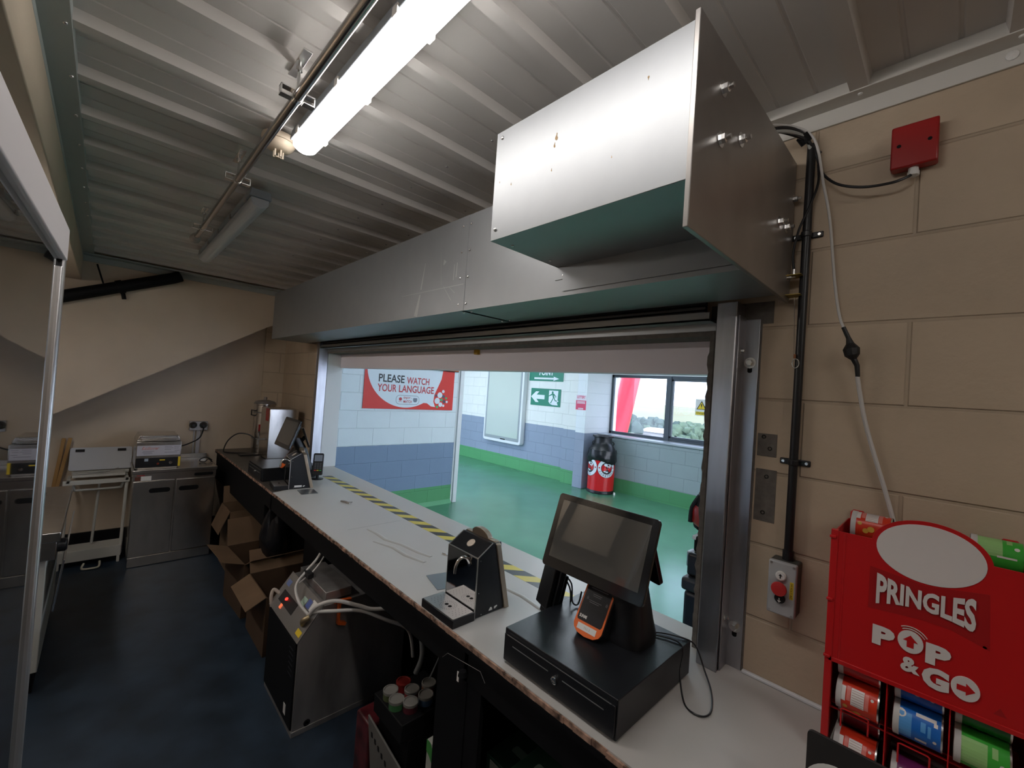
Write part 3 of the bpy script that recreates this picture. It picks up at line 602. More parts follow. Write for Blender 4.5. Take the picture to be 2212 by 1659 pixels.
# lifted blisters in the laminate and a joint line
bl = MB()
def blister(P, r0):
    R_ = r0*2.6; Q = [Vector((x, y, CZ+.0045-R_)) for x, y in P]; bl.tube(Q, [R_*.93]+[R_]*(len(P)-2)+[R_*.93], 40, 1)
blister([(1.116, 2.24), (1.125, 2.15), (1.12, 2.04), (1.155, 1.93), (1.17, 1.80), (1.19, 1.72)], .0085)
blister([(1.06, 2.05), (1.10, 1.92), (1.10, 1.80), (1.13, 1.68)], .0080); blister([(1.26, 1.30), (1.27, 1.18), (1.25, 1.02)], .0075)
build('blister', bl, M_lam, t, smooth=True)
build('joint_line', MB().box(1.02, 1.34, 2.285, 2.2865, CZ-.001, CZ+.0003), mat('joint_grey', (.3, .29, .28), .7), t)
build('wall_bead', MB().box(1.480, 1.494, -1.2, .43, CZ, CZ+.010), M_whitep, t, bevel=.003)
# hazard tape
m = bpy.data.materials.new('hazard_stripes'); m.use_nodes = True; n = m.node_tree.nodes; l = m.node_tree.links; b = n['Principled BSDF']
g = n.new('ShaderNodeNewGeometry'); sp = n.new('ShaderNodeSeparateXYZ'); l.new(g.outputs['Position'], sp.inputs[0])
def mth(op, a, c=None):
    k = n.new('ShaderNodeMath'); k.operation = op
    for i, x in enumerate((a, c)):
        if x is None: continue
        if isinstance(x, (int, float)): k.inputs[i].default_value = x
        else: l.new(x, k.inputs[i])
    return k.outputs[0]
a = mth('ADD', mth('MULTIPLY', sp.outputs['Y'], 1.0), mth('MULTIPLY', sp.outputs['X'], 1.0)); q = mth('LESS_THAN', mth('FRACT', mth('MULTIPLY', mth('ADD', a, 20), 1/.153)), .5)
mm = n.new('ShaderNodeMixRGB'); l.new(q, mm.inputs[0]); mm.inputs[1].default_value = (.018, .018, .02, 1); mm.inputs[2].default_value = (.66, .54, .05, 1); l.new(mm.outputs[0], b.inputs[0]); b.inputs['Roughness'].default_value = .4
tp = MB(); tp.box(1.378, 1.452, .98, 3.66, CZ-.001, CZ+.0006)
lbl(build('hazard_tape', tp, m, t), 'yellow and black striped tape')
# little bits
k1 = MB().tube([(1.21, 2.85, CZ+.003), (1.225, 2.81, CZ+.006), (1.235, 2.765, CZ+.003)], .006, 8, 4).tube([(1.235, 2.80, CZ+.003), (1.262, 2.79, CZ+.004)], .0035, 8)
tag(build('debris', k1, M_stdk, smooth=True), 'small grey scrap lying on the counter near the far dispenser', 'debris')
tag(build('screw', MB().tube([(1.255, 1.72, CZ+.003), (1.262, 1.695, CZ+.003)], .003, 8).cyl((1.265, 1.69, CZ), .006, .004), M_bolt), 'small metal screw on the counter behind the near dispenser', 'screw')
def plate(loc, a, label):
    o = build('steel_plate', MB().slab((0, 0, 0), PY, (0, 1, 0), rrect(.11, .145, .004), .0015), mat('steel_plate_grey', (.30, .31, .32), .3, .85)); o.location = loc; o.rotation_euler.z = a; return tag(o, label, 'metal plate', 'steel plates on the counter')
plate((1.095, 1.475, CZ+.0002), -.25, 'flat steel plate on the counter left of the near dispenser'); plate((1.11, 3.205, CZ+.0002), -.1, 'flat steel plate on the counter in front of the far dispenser')
# ---------------------------------------------------------------- drinks dispenser (local origin = front right foot of the body, x back, y left)
def dispenser(loc, rz, label):
    t = thing('drinks_dispenser', label, 'dispenser', (0, 0, 0), 'black drinks dispensers'); Wd = .178
    build('body', MB().prism([(0, .002), (0, .216), (.066, .258), (.108, .258), (.140, .002)], 0, Wd, 'y'), M_blkc, t, bevel=.002, world=False)
    build('front_plate', MB().box(-.0025, -.0003, .003, Wd-.003, .004, .213), M_mirror, t, world=False)
    ed = MB().box(-.003, .001, -.001, .002, .002, .217).box(-.003, .001, Wd-.002, Wd+.001, .002, .217).box(-.003, .001, 0, Wd, .2145, .218)
    dx, dz = .066, .042
    for yy in (0, Wd-.003): ed.prism([(0, .2155), (0, .219), (dx, .260), (dx, .2565)], yy-.0005, yy+.003, 'y')
    build('edge_trim', ed, mat('silver_edge', (.55, .54, .52), .35, .9), t, world=False)
    pl = [(-.006, 0), (Wd+.008, 0), (Wd+.008, .250), (Wd-.004, .262)]+[(Wd-.030-.0*k, .262+.0) for k in range(1)]
    pl += [(Wd/2+.048*math.cos(a), .262+.030*math.sin(a)) for a in [PI*k/14 for k in range(15)]]+[(.006, .262), (-.006, .250)]
    pv = Vector((-.055, 0, .262)).normalized()
    def P3(z_): return .155-.066*z_/.262
    mb = MB(); vs = []
    for dx_ in (0, .022):
        for (yy, zz) in pl: vs.append((P3(zz)-.012+dx_, yy, zz+.0))
    nn = len(pl); mb.add(vs, [tuple(range(nn))[::-1], tuple(range(nn, 2*nn))]+[(i, (i+1) % nn, nn+(i+1) % nn, nn+i) for i in range(nn)])
    build('back_board', mb, M_gold, t, bevel=.002, world=False)
    n_ = Vector((-.042, 0, .066)).normalized(); c = Vector((.035, Wd/2, .2395)); Mr = Vector((0, 0, 1)).rotation_difference(n_).to_matrix().to_4x4()
    b1 = MB().lathe([(.017, 0), (.017, .002), (.013, .003), (.0125, .0022), (.0, .0022)], c, 28, 'z', Mr); build('button', b1, mat('cream_button', (.62, .54, .46), .4), t, world=False, smooth=True)
    sp_ = MB().tube([(0, .046, .187), (-.012, .048, .205), (-.030, .050, .213), (-.046, .054, .203), (-.055, .057, .182), (-.056, .058, .158)], .0062, 14, 6); sp_.lathe([(.010, 0), (.010, -.004)], (-.001, .046, .185), 16, 'x')
    build('spout', sp_, M_chrome, t, smooth=True, world=False)
    tr = build('drip_tray', MB().box(-.100, -.004, -.006, Wd+.012, .0, .030), M_blk, t, bevel=.002, world=False)
    build('tray_grid', MB().slab((-.052, (Wd+.006)/2, .030), PY, (0, 1, 0), rrect(.088, Wd+.008, .004), .0012), mat('grid_steel', (.42, .41, .40), .35, .9), tr, bevel=.0003, world=False)
    hl = MB(); cy = Wd/2
    for k in range(2): hl.add(*[[(-.052+.0075*math.cos(a), cy+(-.010+.020*k)+.0075*math.sin(a), .0316) for a in [2*PI*q/14 for q in range(14)]], [tuple(range(14))]])
    for rr, nn_ in ((.024, 18), (.031, 24)):
        for k in range(nn_):
            a = 2*PI*k/nn_; x0, y0 = -.052+rr*math.cos(a), cy+rr*math.sin(a); hl.add([(x0+.0013*math.cos(b_), y0+.0013*math.sin(b_), .0316) for b_ in [2*PI*q/8 for q in range(8)]], [tuple(range(8))])
    for sy in (-1, 1):
        for i in range(5):
            for j_ in range(4):
                x0, y0 = -.052+(i-2)*.014+(j_ % 2)*.006, cy+sy*(.044+j_*.011); hl.add([(x0+.0014*math.cos(b_), y0+.0014*math.sin(b_), .0316) for b_ in [2*PI*q/8 for q in range(8)]], [tuple(range(8))])
    build('drain_hole', hl, M_blkm, tr, world=False)
    st = MB().slab((.066, -.0004, .012), PY, UZ, [(0, 0), (.018, 0), (.014, .010), (.008, .012), (.002, .006)], .0005).slab((.092, -.0004, .013), PY, UZ, [(0, 0), (.006, 0), (.015, .006), (.014, .010), (.0, .008)], .0005)
    lbl(build('torn_label', st, M_white, t, world=False), 'torn white label remains')
    sc = MB()
    for (x, z) in ((.012, .205), (.012, .09), (.09, .23), (.03, .01)): sc.lathe([(.0022, 0), (.0018, -.0012), (0, -.0012)], (x, 0, z), 10, 'y')
    build('screw', sc, M_bolt, t, world=False)
    t.location = loc; t.rotation_euler.z = rz; return t
d1 = dispenser((1.005, 1.158, CZ), 0, 'black drinks dispenser with chrome spout on the counter left of the near till')
d2 = copytree(d1); d2.location = (1.020, 3.325, CZ); d2.rotation_euler.z = -.12; d2['label'] = 'black drinks dispenser at the far end of the counter in front of the far till'
lbl(build('side_label', MB().box(.035, .085, -.0012, -.0004, .012, .026), M_white, d2, world=False), 'small white label low on the side')
# ---------------------------------------------------------------- cash drawer (origin front right bottom; x back, y left)
def drawer(loc, label):
    t = thing('cash_drawer', label, 'cash drawer', (0, 0, 0), 'black cash drawers'); W_, D_, H_ = .395, .41, .102
    build('case', MB().box(.006, D_, 0, W_, .004, H_).box(.02, D_-.02, .02, W_-.02, 0, .004), M_blkc, t, bevel=.002, world=False)
    build('drawer_front', MB().box(0, .006, .004, W_-.004, .010, H_-.014), M_blkc, t, bevel=.0015, world=False)
    sl = MB().box(-.0006, 0, .215, .355, .062, .0645).box(-.0006, 0, .035, .165, .062, .0645).box(-.0004, .001, .015, W_-.015, H_-.0155, H_-.014); lbl(build('slot_line', sl, mat('bare_steel_line', (.5, .5, .5), .35, .8), t, world=False), 'bright slot edges')
    lk = MB().lathe([(.010, 0), (.010, -.004), (.008, -.005), (.0035, -.005), (.0035, -.004), (0, -.004)], (0, .19, .052), 24, 'x'); build('lock', lk, M_chrome, t, world=False)
    t.location = loc; return t
c1 = drawer((.927, .531, CZ), 'black cash drawer under the near till with a round silver lock'); c2 = copytree(c1); c2.location = (.912, 3.645, CZ); c2['label'] = 'black cash drawer under the far till at the end of the counter'
DZ = CZ+.102
# ---------------------------------------------------------------- till: origin under the screen centre on the drawer top
M_scr = mat('till_screen_glass', (.075, .072, .066), .012, spec=1.0)
M_bez = mat('till_bezel', (.012, .012, .013), .09, spec=.6)
def till(loc, label):
    t = thing('till', label, 'till', (0, 0, 0), 'touch screen tills')
    tl = .331; c = Vector((0, 0, .279)); nrm = Vector((-math.cos(tl), 0, math.sin(tl))); v = Vector((math.sin(tl), 0, math.cos(tl))); u = Vector((0, -1, 0))
    sc_ = build('screen_case', MB().slab(c-nrm*.012, u, v, rrect(.36, .234, .012), .012), M_bez, t, bevel=.0015, world=False)
    build('screen', MB().slab(c+nrm*.0003, u, v, rrect(.318, .182, .001, 1, 0, .006), .0005), M_scr, sc_, world=False)
    build('screen_back', MB().slab(c-nrm*.030, u, v, rrect(.30, .18, .02), .018), M_blk, sc_, bevel=.004, world=False)
    bd = MB()
    vs = []; ring = lambda cx, cy, a, b, z: [(cx+a*math.copysign(abs(math.cos(q))**.6, math.cos(q)), cy+b*math.copysign(abs(math.sin(q))**.6, math.sin(q)), z) for q in [2*PI*k/28 for k in range(28)]]
    R4 = [ring(.10, -.055, .075, .085, 0), ring(.10, -.055, .075, .085, .02), ring(.10, -.06, .062, .072, .06), ring(.085, -.075, .042, .048, .16), ring(.045, -.075, .030, .036, .25)]
    for q in R4: vs += q
    bd.add(vs, [tuple(range(28))[::-1], tuple(range(112, 140))]+[(i*28+k, i*28+(k+1) % 28, (i+1)*28+(k+1) % 28, (i+1)*28+k) for i in range(4) for k in range(28)])
    build('stand', bd, M_blk, t, smooth=True, world=False)
    # angled printer face: orange surround, dark window
    tf = 1.02; nf = Vector((-math.sin(tf), 0, math.cos(tf))); vf = Vector((math.cos(tf), 0, math.sin(tf))); o_ = Vector((-.022, .004, .012))
    pts = [(-.052, .17), (-.052, .018), (-.046, .006), (-.030, -.004), (0, -.008), (.030, -.004), (.046, .006), (.052, .018), (.052, .17)]
    pf = build('printer', MB().slab(o_-nf*.045, u, vf, pts, .045), M_blk, t, bevel=.003, world=False)
    lbl(build('surround', MB().slab(o_, u, vf, [(x*.96, y_*.98) for x, y_ in pts], .002), mat('till_orange', (.80, .14, .015), .4), pf, bevel=.0006, world=False), 'orange surround')
    build('window', MB().slab(o_+nf*.0021, u, vf, [(-.044, .168), (-.044, .036), (-.040, .030), (.040, .030), (.044, .036), (.044, .168)], .0008), mat('printer_window', (.012, .012, .016), .3, spec=.25), pf, world=False)
    lb = build('label', MB().slab(o_+nf*.0022, u, vf, [(-.034, .006), (.032, .006), (.032, .023), (-.034, .023)], .0005), M_white, pf, world=False)
    text('lettering', 'TILL 2', o_+nf*.0028+u*.0+vf*.0145, u, vf, mat('pencil_grey', (.4, .36, .33), .7), pf, h=.006, align='C', depth=.0002)
    text('logo', 'SUNMI', o_+nf*.003+u*-.038+vf*.038, u, vf, M_white, pf, h=.0095, w=.026, depth=.0003, bold=.03)
    ln = MB()
    for (a, b_, c_) in ((-.018, .014, .112), (-.016, .012, .107), (-.026, .020, .092), (-.022, .012, .087), (-.030, .030, .128)): ln.slab(o_+nf*.003, u, vf, [(a, c_), (b_, c_), (b_, c_+.0012), (a, c_+.0012)], .0003)
    for sx in (-.034, .034):
        for k in range(3): ln.slab(o_+nf*.003, u, vf, [(sx+k*.0025, .092), (sx+k*.0025+.001, .092), (sx+k*.0025+.001, .100+.003*(k == 1)), (sx+k*.0025, .1+.003*(k == 1))], .0003)
    build('printed_marks', ln, mat('mark_grey', (.3, .3, .32), .5), pf, world=False)
    # customer display behind
    c2_ = Vector((.105, -.085, .250)); n2 = Vector((math.cos(.35), -.25, math.sin(.35))).normalized(); u2 = Vector((0, 0, 1)).cross(n2).normalized(); v2 = n2.cross(u2)
    cd = build('customer_display', MB().slab(c2_, u2, v2, rrect(.13, .155, .010), .014), M_bez, t, bevel=.0015, world=False)
    build('display_arm', MB().tube([c2_, Vector((.06, -.03, .17))], .015, 12), M_blk, t, world=False)
    t.location = loc; return t
t1 = till((1.103, .734, DZ), 'black touch screen till with an orange edged printer on the near cash drawer')
t2 = copytree(t1); t2.location = (1.060, 3.60, DZ); t2['label'] = 'black touch screen till seen small at the far end of the counter'
for ch in list(t2.children):
    for q in list(ch.children):
        if q.name.startswith(('lettering', 'label', 'logo', 'printed')): bpy.data.objects.remove(q)
# card readers
def reader(loc, rz, tilt, label):
    t = thing('card_reader', label, 'card reader', (0, 0, 0), 'card readers by the tills')
    v = Vector((math.sin(tilt), 0, math.cos(tilt))); n_ = Vector((-math.cos(tilt), 0, math.sin(tilt))); u = Vector((0, -1, 0)); c = Vector((0, 0, .125))
    bdy = build('body', MB().slab(c-n_*.012, u, v, rrect(.078, .175, .012), .024), M_blk, t, bevel=.004, world=False)
    build('screen', MB().slab(c+n_*.0122, u, v, rrect(.058, .050, .003, 3, 0, .048), .001), mat('reader_screen', (.30, .33, .37), .15), bdy, world=False)
    kp = MB()
    for i in range(3):
        for k in range(4): kp.slab(c+n_*.0122, u, v, rrect(.014, .008, .002, 2, (i-1)*.019, .006-k*.013), .0015)
    build('keypad', kp, mat('key_grey', (.10, .10, .11), .5), bdy, world=False)
    for i, (nm, cc) in enumerate((('red', (.6, .03, .03)), ('yellow', (.7, .5, .03)), ('green', (.04, .4, .1)))): lbl(build('key', MB().slab(c+n_*.0122, u, v, rrect(.015, .008, .002, 2, (i-1)*.019, -.050), .0018), mat('key_'+nm, cc, .4), bdy, world=False), nm+' key')
    build('stand', MB().lathe([(.045, 0), (.045, .006), (.012, .012), (.010, .10)], (.02, 0, 0), 20), M_blk, t, world=False, smooth=True)
    t.location = loc; t.rotation_euler.z = rz; return t
r1_ = reader((1.30, 3.56, CZ), 1.15, .25, 'card reader with grey screen standing at the far end of the striped tape')
# near reader seen from its back, in a cradle left of the near till
t = thing('card_reader', 'black card reader in its cradle seen edge on left of the near till', 'card reader', (1.20, .93, CZ), 'card readers by the tills')
Mx = Matrix.Translation((1.17, .955, CZ+.05)) @ Matrix.Rotation(-.35, 4, 'Z') @ Matrix.Rotation(.22, 4, 'Y')
build('body', MB().box(-.040, -.022, -.03, .045, .03, .20, Mx).box(-.018, .006, -.036, .040, .0, .185, Mx), M_blk, t, bevel=.004)
build('cradle', MB().box(.008, .022, -.03, .034, -.02, .15, Mx).tube([(1.17, .955, CZ+.004), (1.17, .95, CZ+.10)], .016, 12).box(1.13, 1.24, .928, .985, CZ, CZ+.012), M_blkm, t, bevel=.002)
cl = MB().tube([(1.20, .93, CZ+.20), (1.215, .90, CZ+.17), (1.20, .88, CZ+.12), (1.22, .87, CZ+.11), (1.25, .88, CZ+.14)], .003, 8, 6).tube([(1.21, .94, CZ+.19), (1.225, .91, CZ+.14), (1.215, .90, CZ+.05)], .003, 8, 6)
build('lead', cl, M_blk, t, smooth=True)
# till leads
t = thing('till_lead', 'black looped lead trailing from the near till over the drawer onto the counter', 'cable', (1.25, .5, CZ))
build('lead', MB().tube([(1.21, .70, DZ+.03), (1.235, .672, DZ+.006), (1.24, .645, DZ+.004), (1.275, .60, DZ+.004), (1.29, .55, DZ+.004), (1.275, .527, DZ-.010), (1.235, .515, CZ+.05), (1.20, .485, CZ+.004), (1.180, .450, CZ+.004), (1.195, .425, CZ+.004), (1.235, .425, CZ+.004), (1.31, .455, CZ+.004), (1.37, .50, CZ+.02), (1.355, .522, DZ-.02), (1.325, .545, DZ+.004), (1.30, .60, DZ+.004), (1.25, .655, DZ+.004), (1.215, .69, DZ+.02)], .0024, 8, 8), M_blk, t, smooth=True)
build('plug', MB().tube([(1.245, .655, DZ+.012), (1.275, .668, DZ+.018), (1.29, .69, DZ+.045)], [.005, .007, .005], 8, 4), M_blkm, t)
build('glossy_loop', MB().tube([(1.22, .68, DZ+.006), (1.26, .70, DZ+.01), (1.30, .69, DZ+.04), (1.31, .70, DZ+.07), (1.28, .72, DZ+.05)], .0028, 8, 6), M_blk, t, smooth=True)
# ---------------------------------------------------------------- far end of counter: urn, boiler, cables
t = thing('tea_urn', 'tall slim stainless urn with a red tap at the far end of the counter', 'urn', (1.27, 5.10, CZ))
build('body', MB().lathe([(.092, .0), (.092, .05), (.10, .055), (.10, .50), (.105, .505), (.105, .515)], (1.25, 5.05, CZ), 32), M_st, t, smooth=True)
build('lid', MB().lathe([(.104, .516), (.09, .54), (.03, .555), (0, .557)], (1.25, 5.05, CZ), 32).cyl((1.25, 5.05, CZ+.555), .016, .03), M_stdk, t, smooth=True)
rn = MB(); rn.lathe([(.1005, .15), (.104, .155), (.1005, .16)], (1.25, 5.05, CZ), 32).lathe([(.1005, .42), (.104, .425), (.1005, .43)], (1.25, 5.05, CZ), 32); build('band', rn, M_stdk, t)
tp_ = build('tap', MB().tube([(1.20, 4.965, CZ+.22), (1.18, 4.91, CZ+.22)], .011, 10).tube([(1.182, 4.915, CZ+.24), (1.182, 4.915, CZ+.16)], .010, 10), M_chrome, t); lbl(build('tap_handle', MB().box(1.173, 1.19, 4.905, 4.922, CZ+.24, CZ+.31), M_redp, tp_), 'red tap handle')
build('side_handle', MB().tube([(1.16, 5.02, CZ+.44), (1.12, 5.0, CZ+.45), (1.12, 5.0, CZ+.40), (1.16, 5.02, CZ+.39)], .007, 8), M_blk, t)
t = thing('water_boiler', 'tall box shaped stainless water boiler behind the far till', 'water boiler', (1.28, 4.62, CZ))
build('case', MB().box(1.16, 1.42, 4.50, 4.80, CZ+.02, CZ+.50), M_st, t, bevel=.006); build('foot', MB().box(1.18, 1.40, 4.52, 4.78, CZ, CZ+.02), M_blk, t)
lbl(build('front_strip', MB().box(1.158, 1.16, 4.53, 4.62, CZ+.38, CZ+.50), M_redp, t), 'dark red strip')
build('lever_tap', MB().tube([(1.16, 4.60, CZ+.20), (1.10, 4.60, CZ+.20), (1.10, 4.60, CZ+.15)], .010, 10).tube([(1.11, 4.60, CZ+.21), (1.10, 4.60, CZ+.26)], .006, 8), M_stdk, t)
build('pipe', MB().tube([(1.42, 4.62, CZ+.42), (1.445, 4.62, CZ+.41), (1.45, 4.62, CZ+.2), (1.45, 4.64, CZ)], .009, 8, 5), M_stdk, t, smooth=True)
tag(build('power_cable', MB().tube([(1.16, 4.96, CZ+.16), (1.10, 5.00, CZ+.20), (1.02, 5.05, CZ+.20), (.955, 5.10, CZ+.13), (.925, 5.12, CZ+.03), (.95, 5.10, CZ+.007), (1.10, 5.0, CZ+.006), (1.18, 4.95, CZ+.006)], .006, 8, 8), M_blk, smooth=True), 'black power cable arching from the urn over the counter end', 'cable')
tag(build('tray', MB().box(1.02, 1.20, 4.86, 4.97, CZ, CZ+.012), M_blk, bevel=.003), 'small black tray at the foot of the tea urn', 'tray')
# ================================================================ BACK WALL EQUIPMENT
t = thing('hot_cupboard', 'stainless steel two door cupboard against the back wall under the hot dog machine', 'cupboard', (.53, 5.1, 0))
X0, X1, Y0, Y1 = .235, .822, 4.80, 5.36
build('body', MB().box(X0, X1, Y0+.012, Y1, .085, .79), M_st, t, bevel=.002)
build('plinth', MB().box(X0+.005, X1-.005, Y0-.004, Y1-.05, .004, .085), M_st, t, bevel=.002)
build('top', MB().box(X0-.008, X1+.008, Y0-.012, Y1+.01, .80, .83).box(X0, X1, Y1-.01, Y1+.008, .83, .87), M_st, t, bevel=.003)
pn = build('top_panel', MB().box(X0, X1, Y0, Y0+.012, .738, .80), M_st, t, bevel=.001)
def slot(x0, x1, z0, z1, y, par): build('handle_slot', MB().slab((x0, y, z0), PY, UZ, rrect(x1-x0, z1-z0, (z1-z0)*.48, 6, (x1-x0)/2, (z1-z0)/2), .0012), M_blkm, par)
slot(.655, .800, .752, .778, Y0-.0, pn)
for i, (a, b) in enumerate(((X0, .520), (.526, X1))):
    d = build('door', MB().box(a+.003, b-.003, Y0-.004, Y0+.012, .090, .732), M_st, t, bevel=.003)
    slot(*((.345, .490) if i == 0 else (.550, .695)), .628, .668, Y0-.004, d)
lb = MB().box(.247, .283, Y0-.001, Y0, .742, .772); lbl(build('sticker', lb, mat('dark_red_brown', (.12, .035, .02), .5), pn), 'small dark picture sticker')
lbl(build('sticker', MB().box(.286, .355, Y0-.001, Y0, .738, .776), M_white, pn), 'white sticker'); lbl(build('badge', MB().box(.258, .31, Y0-.001, Y0, .780, .787), M_redp, pn), 'thin red badge')
t = thing('hot_dog_machine', 'stainless counter top hot dog warmer with a printed front label', 'hot dog warmer', (.385, 5.0, .83))
a, b, y0, y1, z0 = .240, .548, 4.82, 5.20, .832
build('body', MB().box(a, b, y0, y1, z0+.01, z0+.235).box(a+.02, b-.02, y0+.02, y1-.02, z0-.002, z0+.01), M_st, t, bevel=.003)
pn = build('control_panel', MB().box(a+.004, b-.004, y0-.003, y0, z0+.016, z0+.098), M_blk, t)
lbl(build('end_strip', MB().box(b-.018, b-.002, y0-.004, y0, z0+.016, z0+.10), M_yel, pn), 'yellow end strip')
kb = build('knob', MB().lathe([(.014, 0), (.013, -.016), (0, -.017)], (.478, y0-.003, z0+.052), 20, 'y'), M_chrome, pn, smooth=True)
lbl(build('lamp', MB().lathe([(.009, 0), (.008, -.005), (0, -.006)], (.392, y0-.003, z0+.045), 16, 'y'), mat('dim_red_lamp', (.25, .03, .01), .3), pn), 'dull red indicator lamp')
lbl(build('label', MB().box(.402, .438, y0-.0045, y0-.003, z0+.072, z0+.081), M_yel, pn), 'thin yellow label'); lbl(build('display', MB().box(.300, .325, y0-.0045, y0-.003, z0+.070, z0+.092), mat('pale_blue', (.35, .42, .5), .4), pn), 'pale display sticker')
lb = build('front_label', MB().box(a+.006, b-.006, y0-.002, y0, z0+.118, z0+.205), mat('label_lilac', (.50, .49, .55), .5), t)
text('logo', 'Rollover', (.335, y0-.003, z0+.182), PY, UZ, M_redp, lb, h=.026, w=.115, align='C', depth=.0004, shear=.3, bold=.03)
text('logo', 'Rollover', (.335, y0-.0036, z0+.182), PY, UZ, mat('logo_pink', (.8, .62, .62), .5), lb, h=.0225, w=.108, align='C', depth=.0004, shear=.3)
gb = MB()
for k, (x0_, x1_, z_) in enumerate(((.285, .36, .152), (.28, .345, .142), (.29, .35, .132), (.43, .48, .192), (.43, .49, .178), (.43, .475, .164), (.495, .535, .19), (.495, .53, .175), (.50, .535, .155), (.43, .52, .14))): gb.box(x0_, x1_, y0-.0026, y0-.002, z0+z_, z0+z_+.005)
build('printed_lines', gb, mat('label_grey', (.30, .29, .33), .5), lb)
ld = MB().prism([(a, z0+.237), (a+.02, z0+.285), (b-.02, z0+.285), (b, z0+.237)], y0+.06, y1, 'y')
for k in range(3): ld.box(a+.03+.0*k, b-.03, y0+.02+k*.05, y0+.045+k*.05, z0+.237, z0+.255)
build('lid', ld, M_st, t, bevel=.005)
build('lid_rib', MB().box(a+.03, b-.03, y0+.055, y0+.062, z0+.262, z0+.268).box(a+.04, b-.04, y0+.055, y0+.062, z0+.275, z0+.28), M_stdk, t, bevel=.001)
t = thing('socket', 'double steel wall socket with two green plugs above the cupboard', 'socket', (.735, 5.39, 1.10))
build('plate', MB().box(.660, .812, 5.36, 5.398, 1.105, 1.195), M_stdk, t, bevel=.003)
for x in (.69, .775): lbl(build('plug', MB().lathe([(.034, 0), (.030, -.02), (.016, -.045)], (x, 5.36, 1.158), 18, 'y'), M_blk, t, smooth=True), 'black plug'); build('plug_band', MB().box(x-.026, x+.026, 5.332, 5.342, 1.145, 1.162), mat('plug_green', (.12, .28, .22), .4), t)
build('trunking', MB().box(.700, .712, 5.385, 5.398, .83, 1.105).box(.725, .755, 5.375, 5.398, .83, 1.105), M_stdk, t)
build('lead', MB().tube([(.775, 5.33, 1.13), (.74, 5.27, 1.04), (.64, 5.2, .99), (.55, 5.17, .965)], .006, 8, 6), M_blk, t, smooth=True)
tag(build('cable_loop', MB().tube([(.83, 5.1, .836), (.79, 5.08, .865), (.74, 5.06, .865), (.725, 5.05, .842), (.76, 5.02, .838), (.79, 5.03, .86), (.815, 4.98, .838)], .005, 8, 8), M_blk, smooth=True), 'short black cable coiled on the cupboard top beside the hot dog warmer', 'cable')
# folded white metal trolley
t = thing('folding_trolley', 'white metal folding trolley with a grey lid tilted up against the back wall', 'trolley', (.02, 5.15, 0))
M_tw = mat('off_white_metal', (.50, .50, .47), .5); LA, LB = -.165, .215
fr = MB().box(LA-.02, LB+.01, 5.00, 5.03, .70, .735).box(LA+.02, LB+.01, 5.24, 5.26, .74, .77)
for x in (LA, LB-.02): fr.box(x, x+.022, 5.00, 5.26, .715, .735).tube([(x+.011, 5.02, .70), (x+.005, 5.06, .06)], .012, 10)
fr.tube([(.035, 5.1, .70), (.015, 5.14, .16)], .010, 10)
build('frame', fr, M_tw, t, bevel=.002)
build('cross_bar', MB().tube([(LA+.04, 5.03, .70), (LA+.05, 5.05, .655), (LA+.08, 5.06, .645), (LB-.06, 5.06, .645), (LB-.04, 5.05, .66), (LB-.03, 5.03, .70)], .010, 10, 4), M_tw, t, smooth=True)
lid = build('lid', MB().slab((.035, 5.26, .875), PY, Vector((0, .35, 1)).normalized(), rrect(.405, .20, .015), -.012), mat('lid_grey', (.42, .44, .48), .5), t, bevel=.002)
for x in (-.105, .165): build('lid_slot', MB().slab((x, 5.2775, .945), PY, Vector((0, .35, 1)).normalized(), rrect(.058, .022, .003), .004), M_blkm, lid)
build('tray', MB().box(LA+.03, LB-.02, 5.08, 5.24, .745, .765), M_tw, t, bevel=.002)
build('lower_shelf', MB().box(LA-.03, LB-.01, 5.02, 5.22, .055, .145).box(LB-.035, LB-.015, 5.02, 5.04, 0, .06).box(LA-.02, LA, 5.02, 5.04, 0, .06), M_tw, t, bevel=.003)
build('foot_loop', MB().tube([(-.02, 4.98, .045), (-.03, 4.95, .012), (.02, 4.93, .010), (.07, 4.94, .012), (.075, 4.98, .045)], .008, 10, 6), mat('cream_rubber', (.62, .60, .50), .5), t, smooth=True)
build('wire', MB().tube([(-.10, 5.12, .77), (0, 5.10, .775), (.08, 5.13, .775), (.15, 5.18, .80)], .003, 6, 6), M_stdk, t)
t = thing('wooden_stick', 'two thin wooden planks leaning against the back wall left of the folding trolley', 'planks', (-.22, 5.35, .4))
build('plank', MB().box(-.012, .012, -.01, .01, 0, .98, Matrix.Translation((-.30, 5.30, .08)) @ Matrix.Rotation(.13, 4, 'Y') @ Matrix.Rotation(-.04, 4, 'X')), mat('pine', (.38, .22, .08), .7), t, bevel=.002)
build('plank', MB().box(-.012, .012, -.01, .01, 0, .80, Matrix.Translation((-.285, 5.34, .25)) @ Matrix.Rotation(.09, 4, 'Y') @ Matrix.Rotation(-.03, 4, 'X')), mat('pine'), t, bevel=.002)
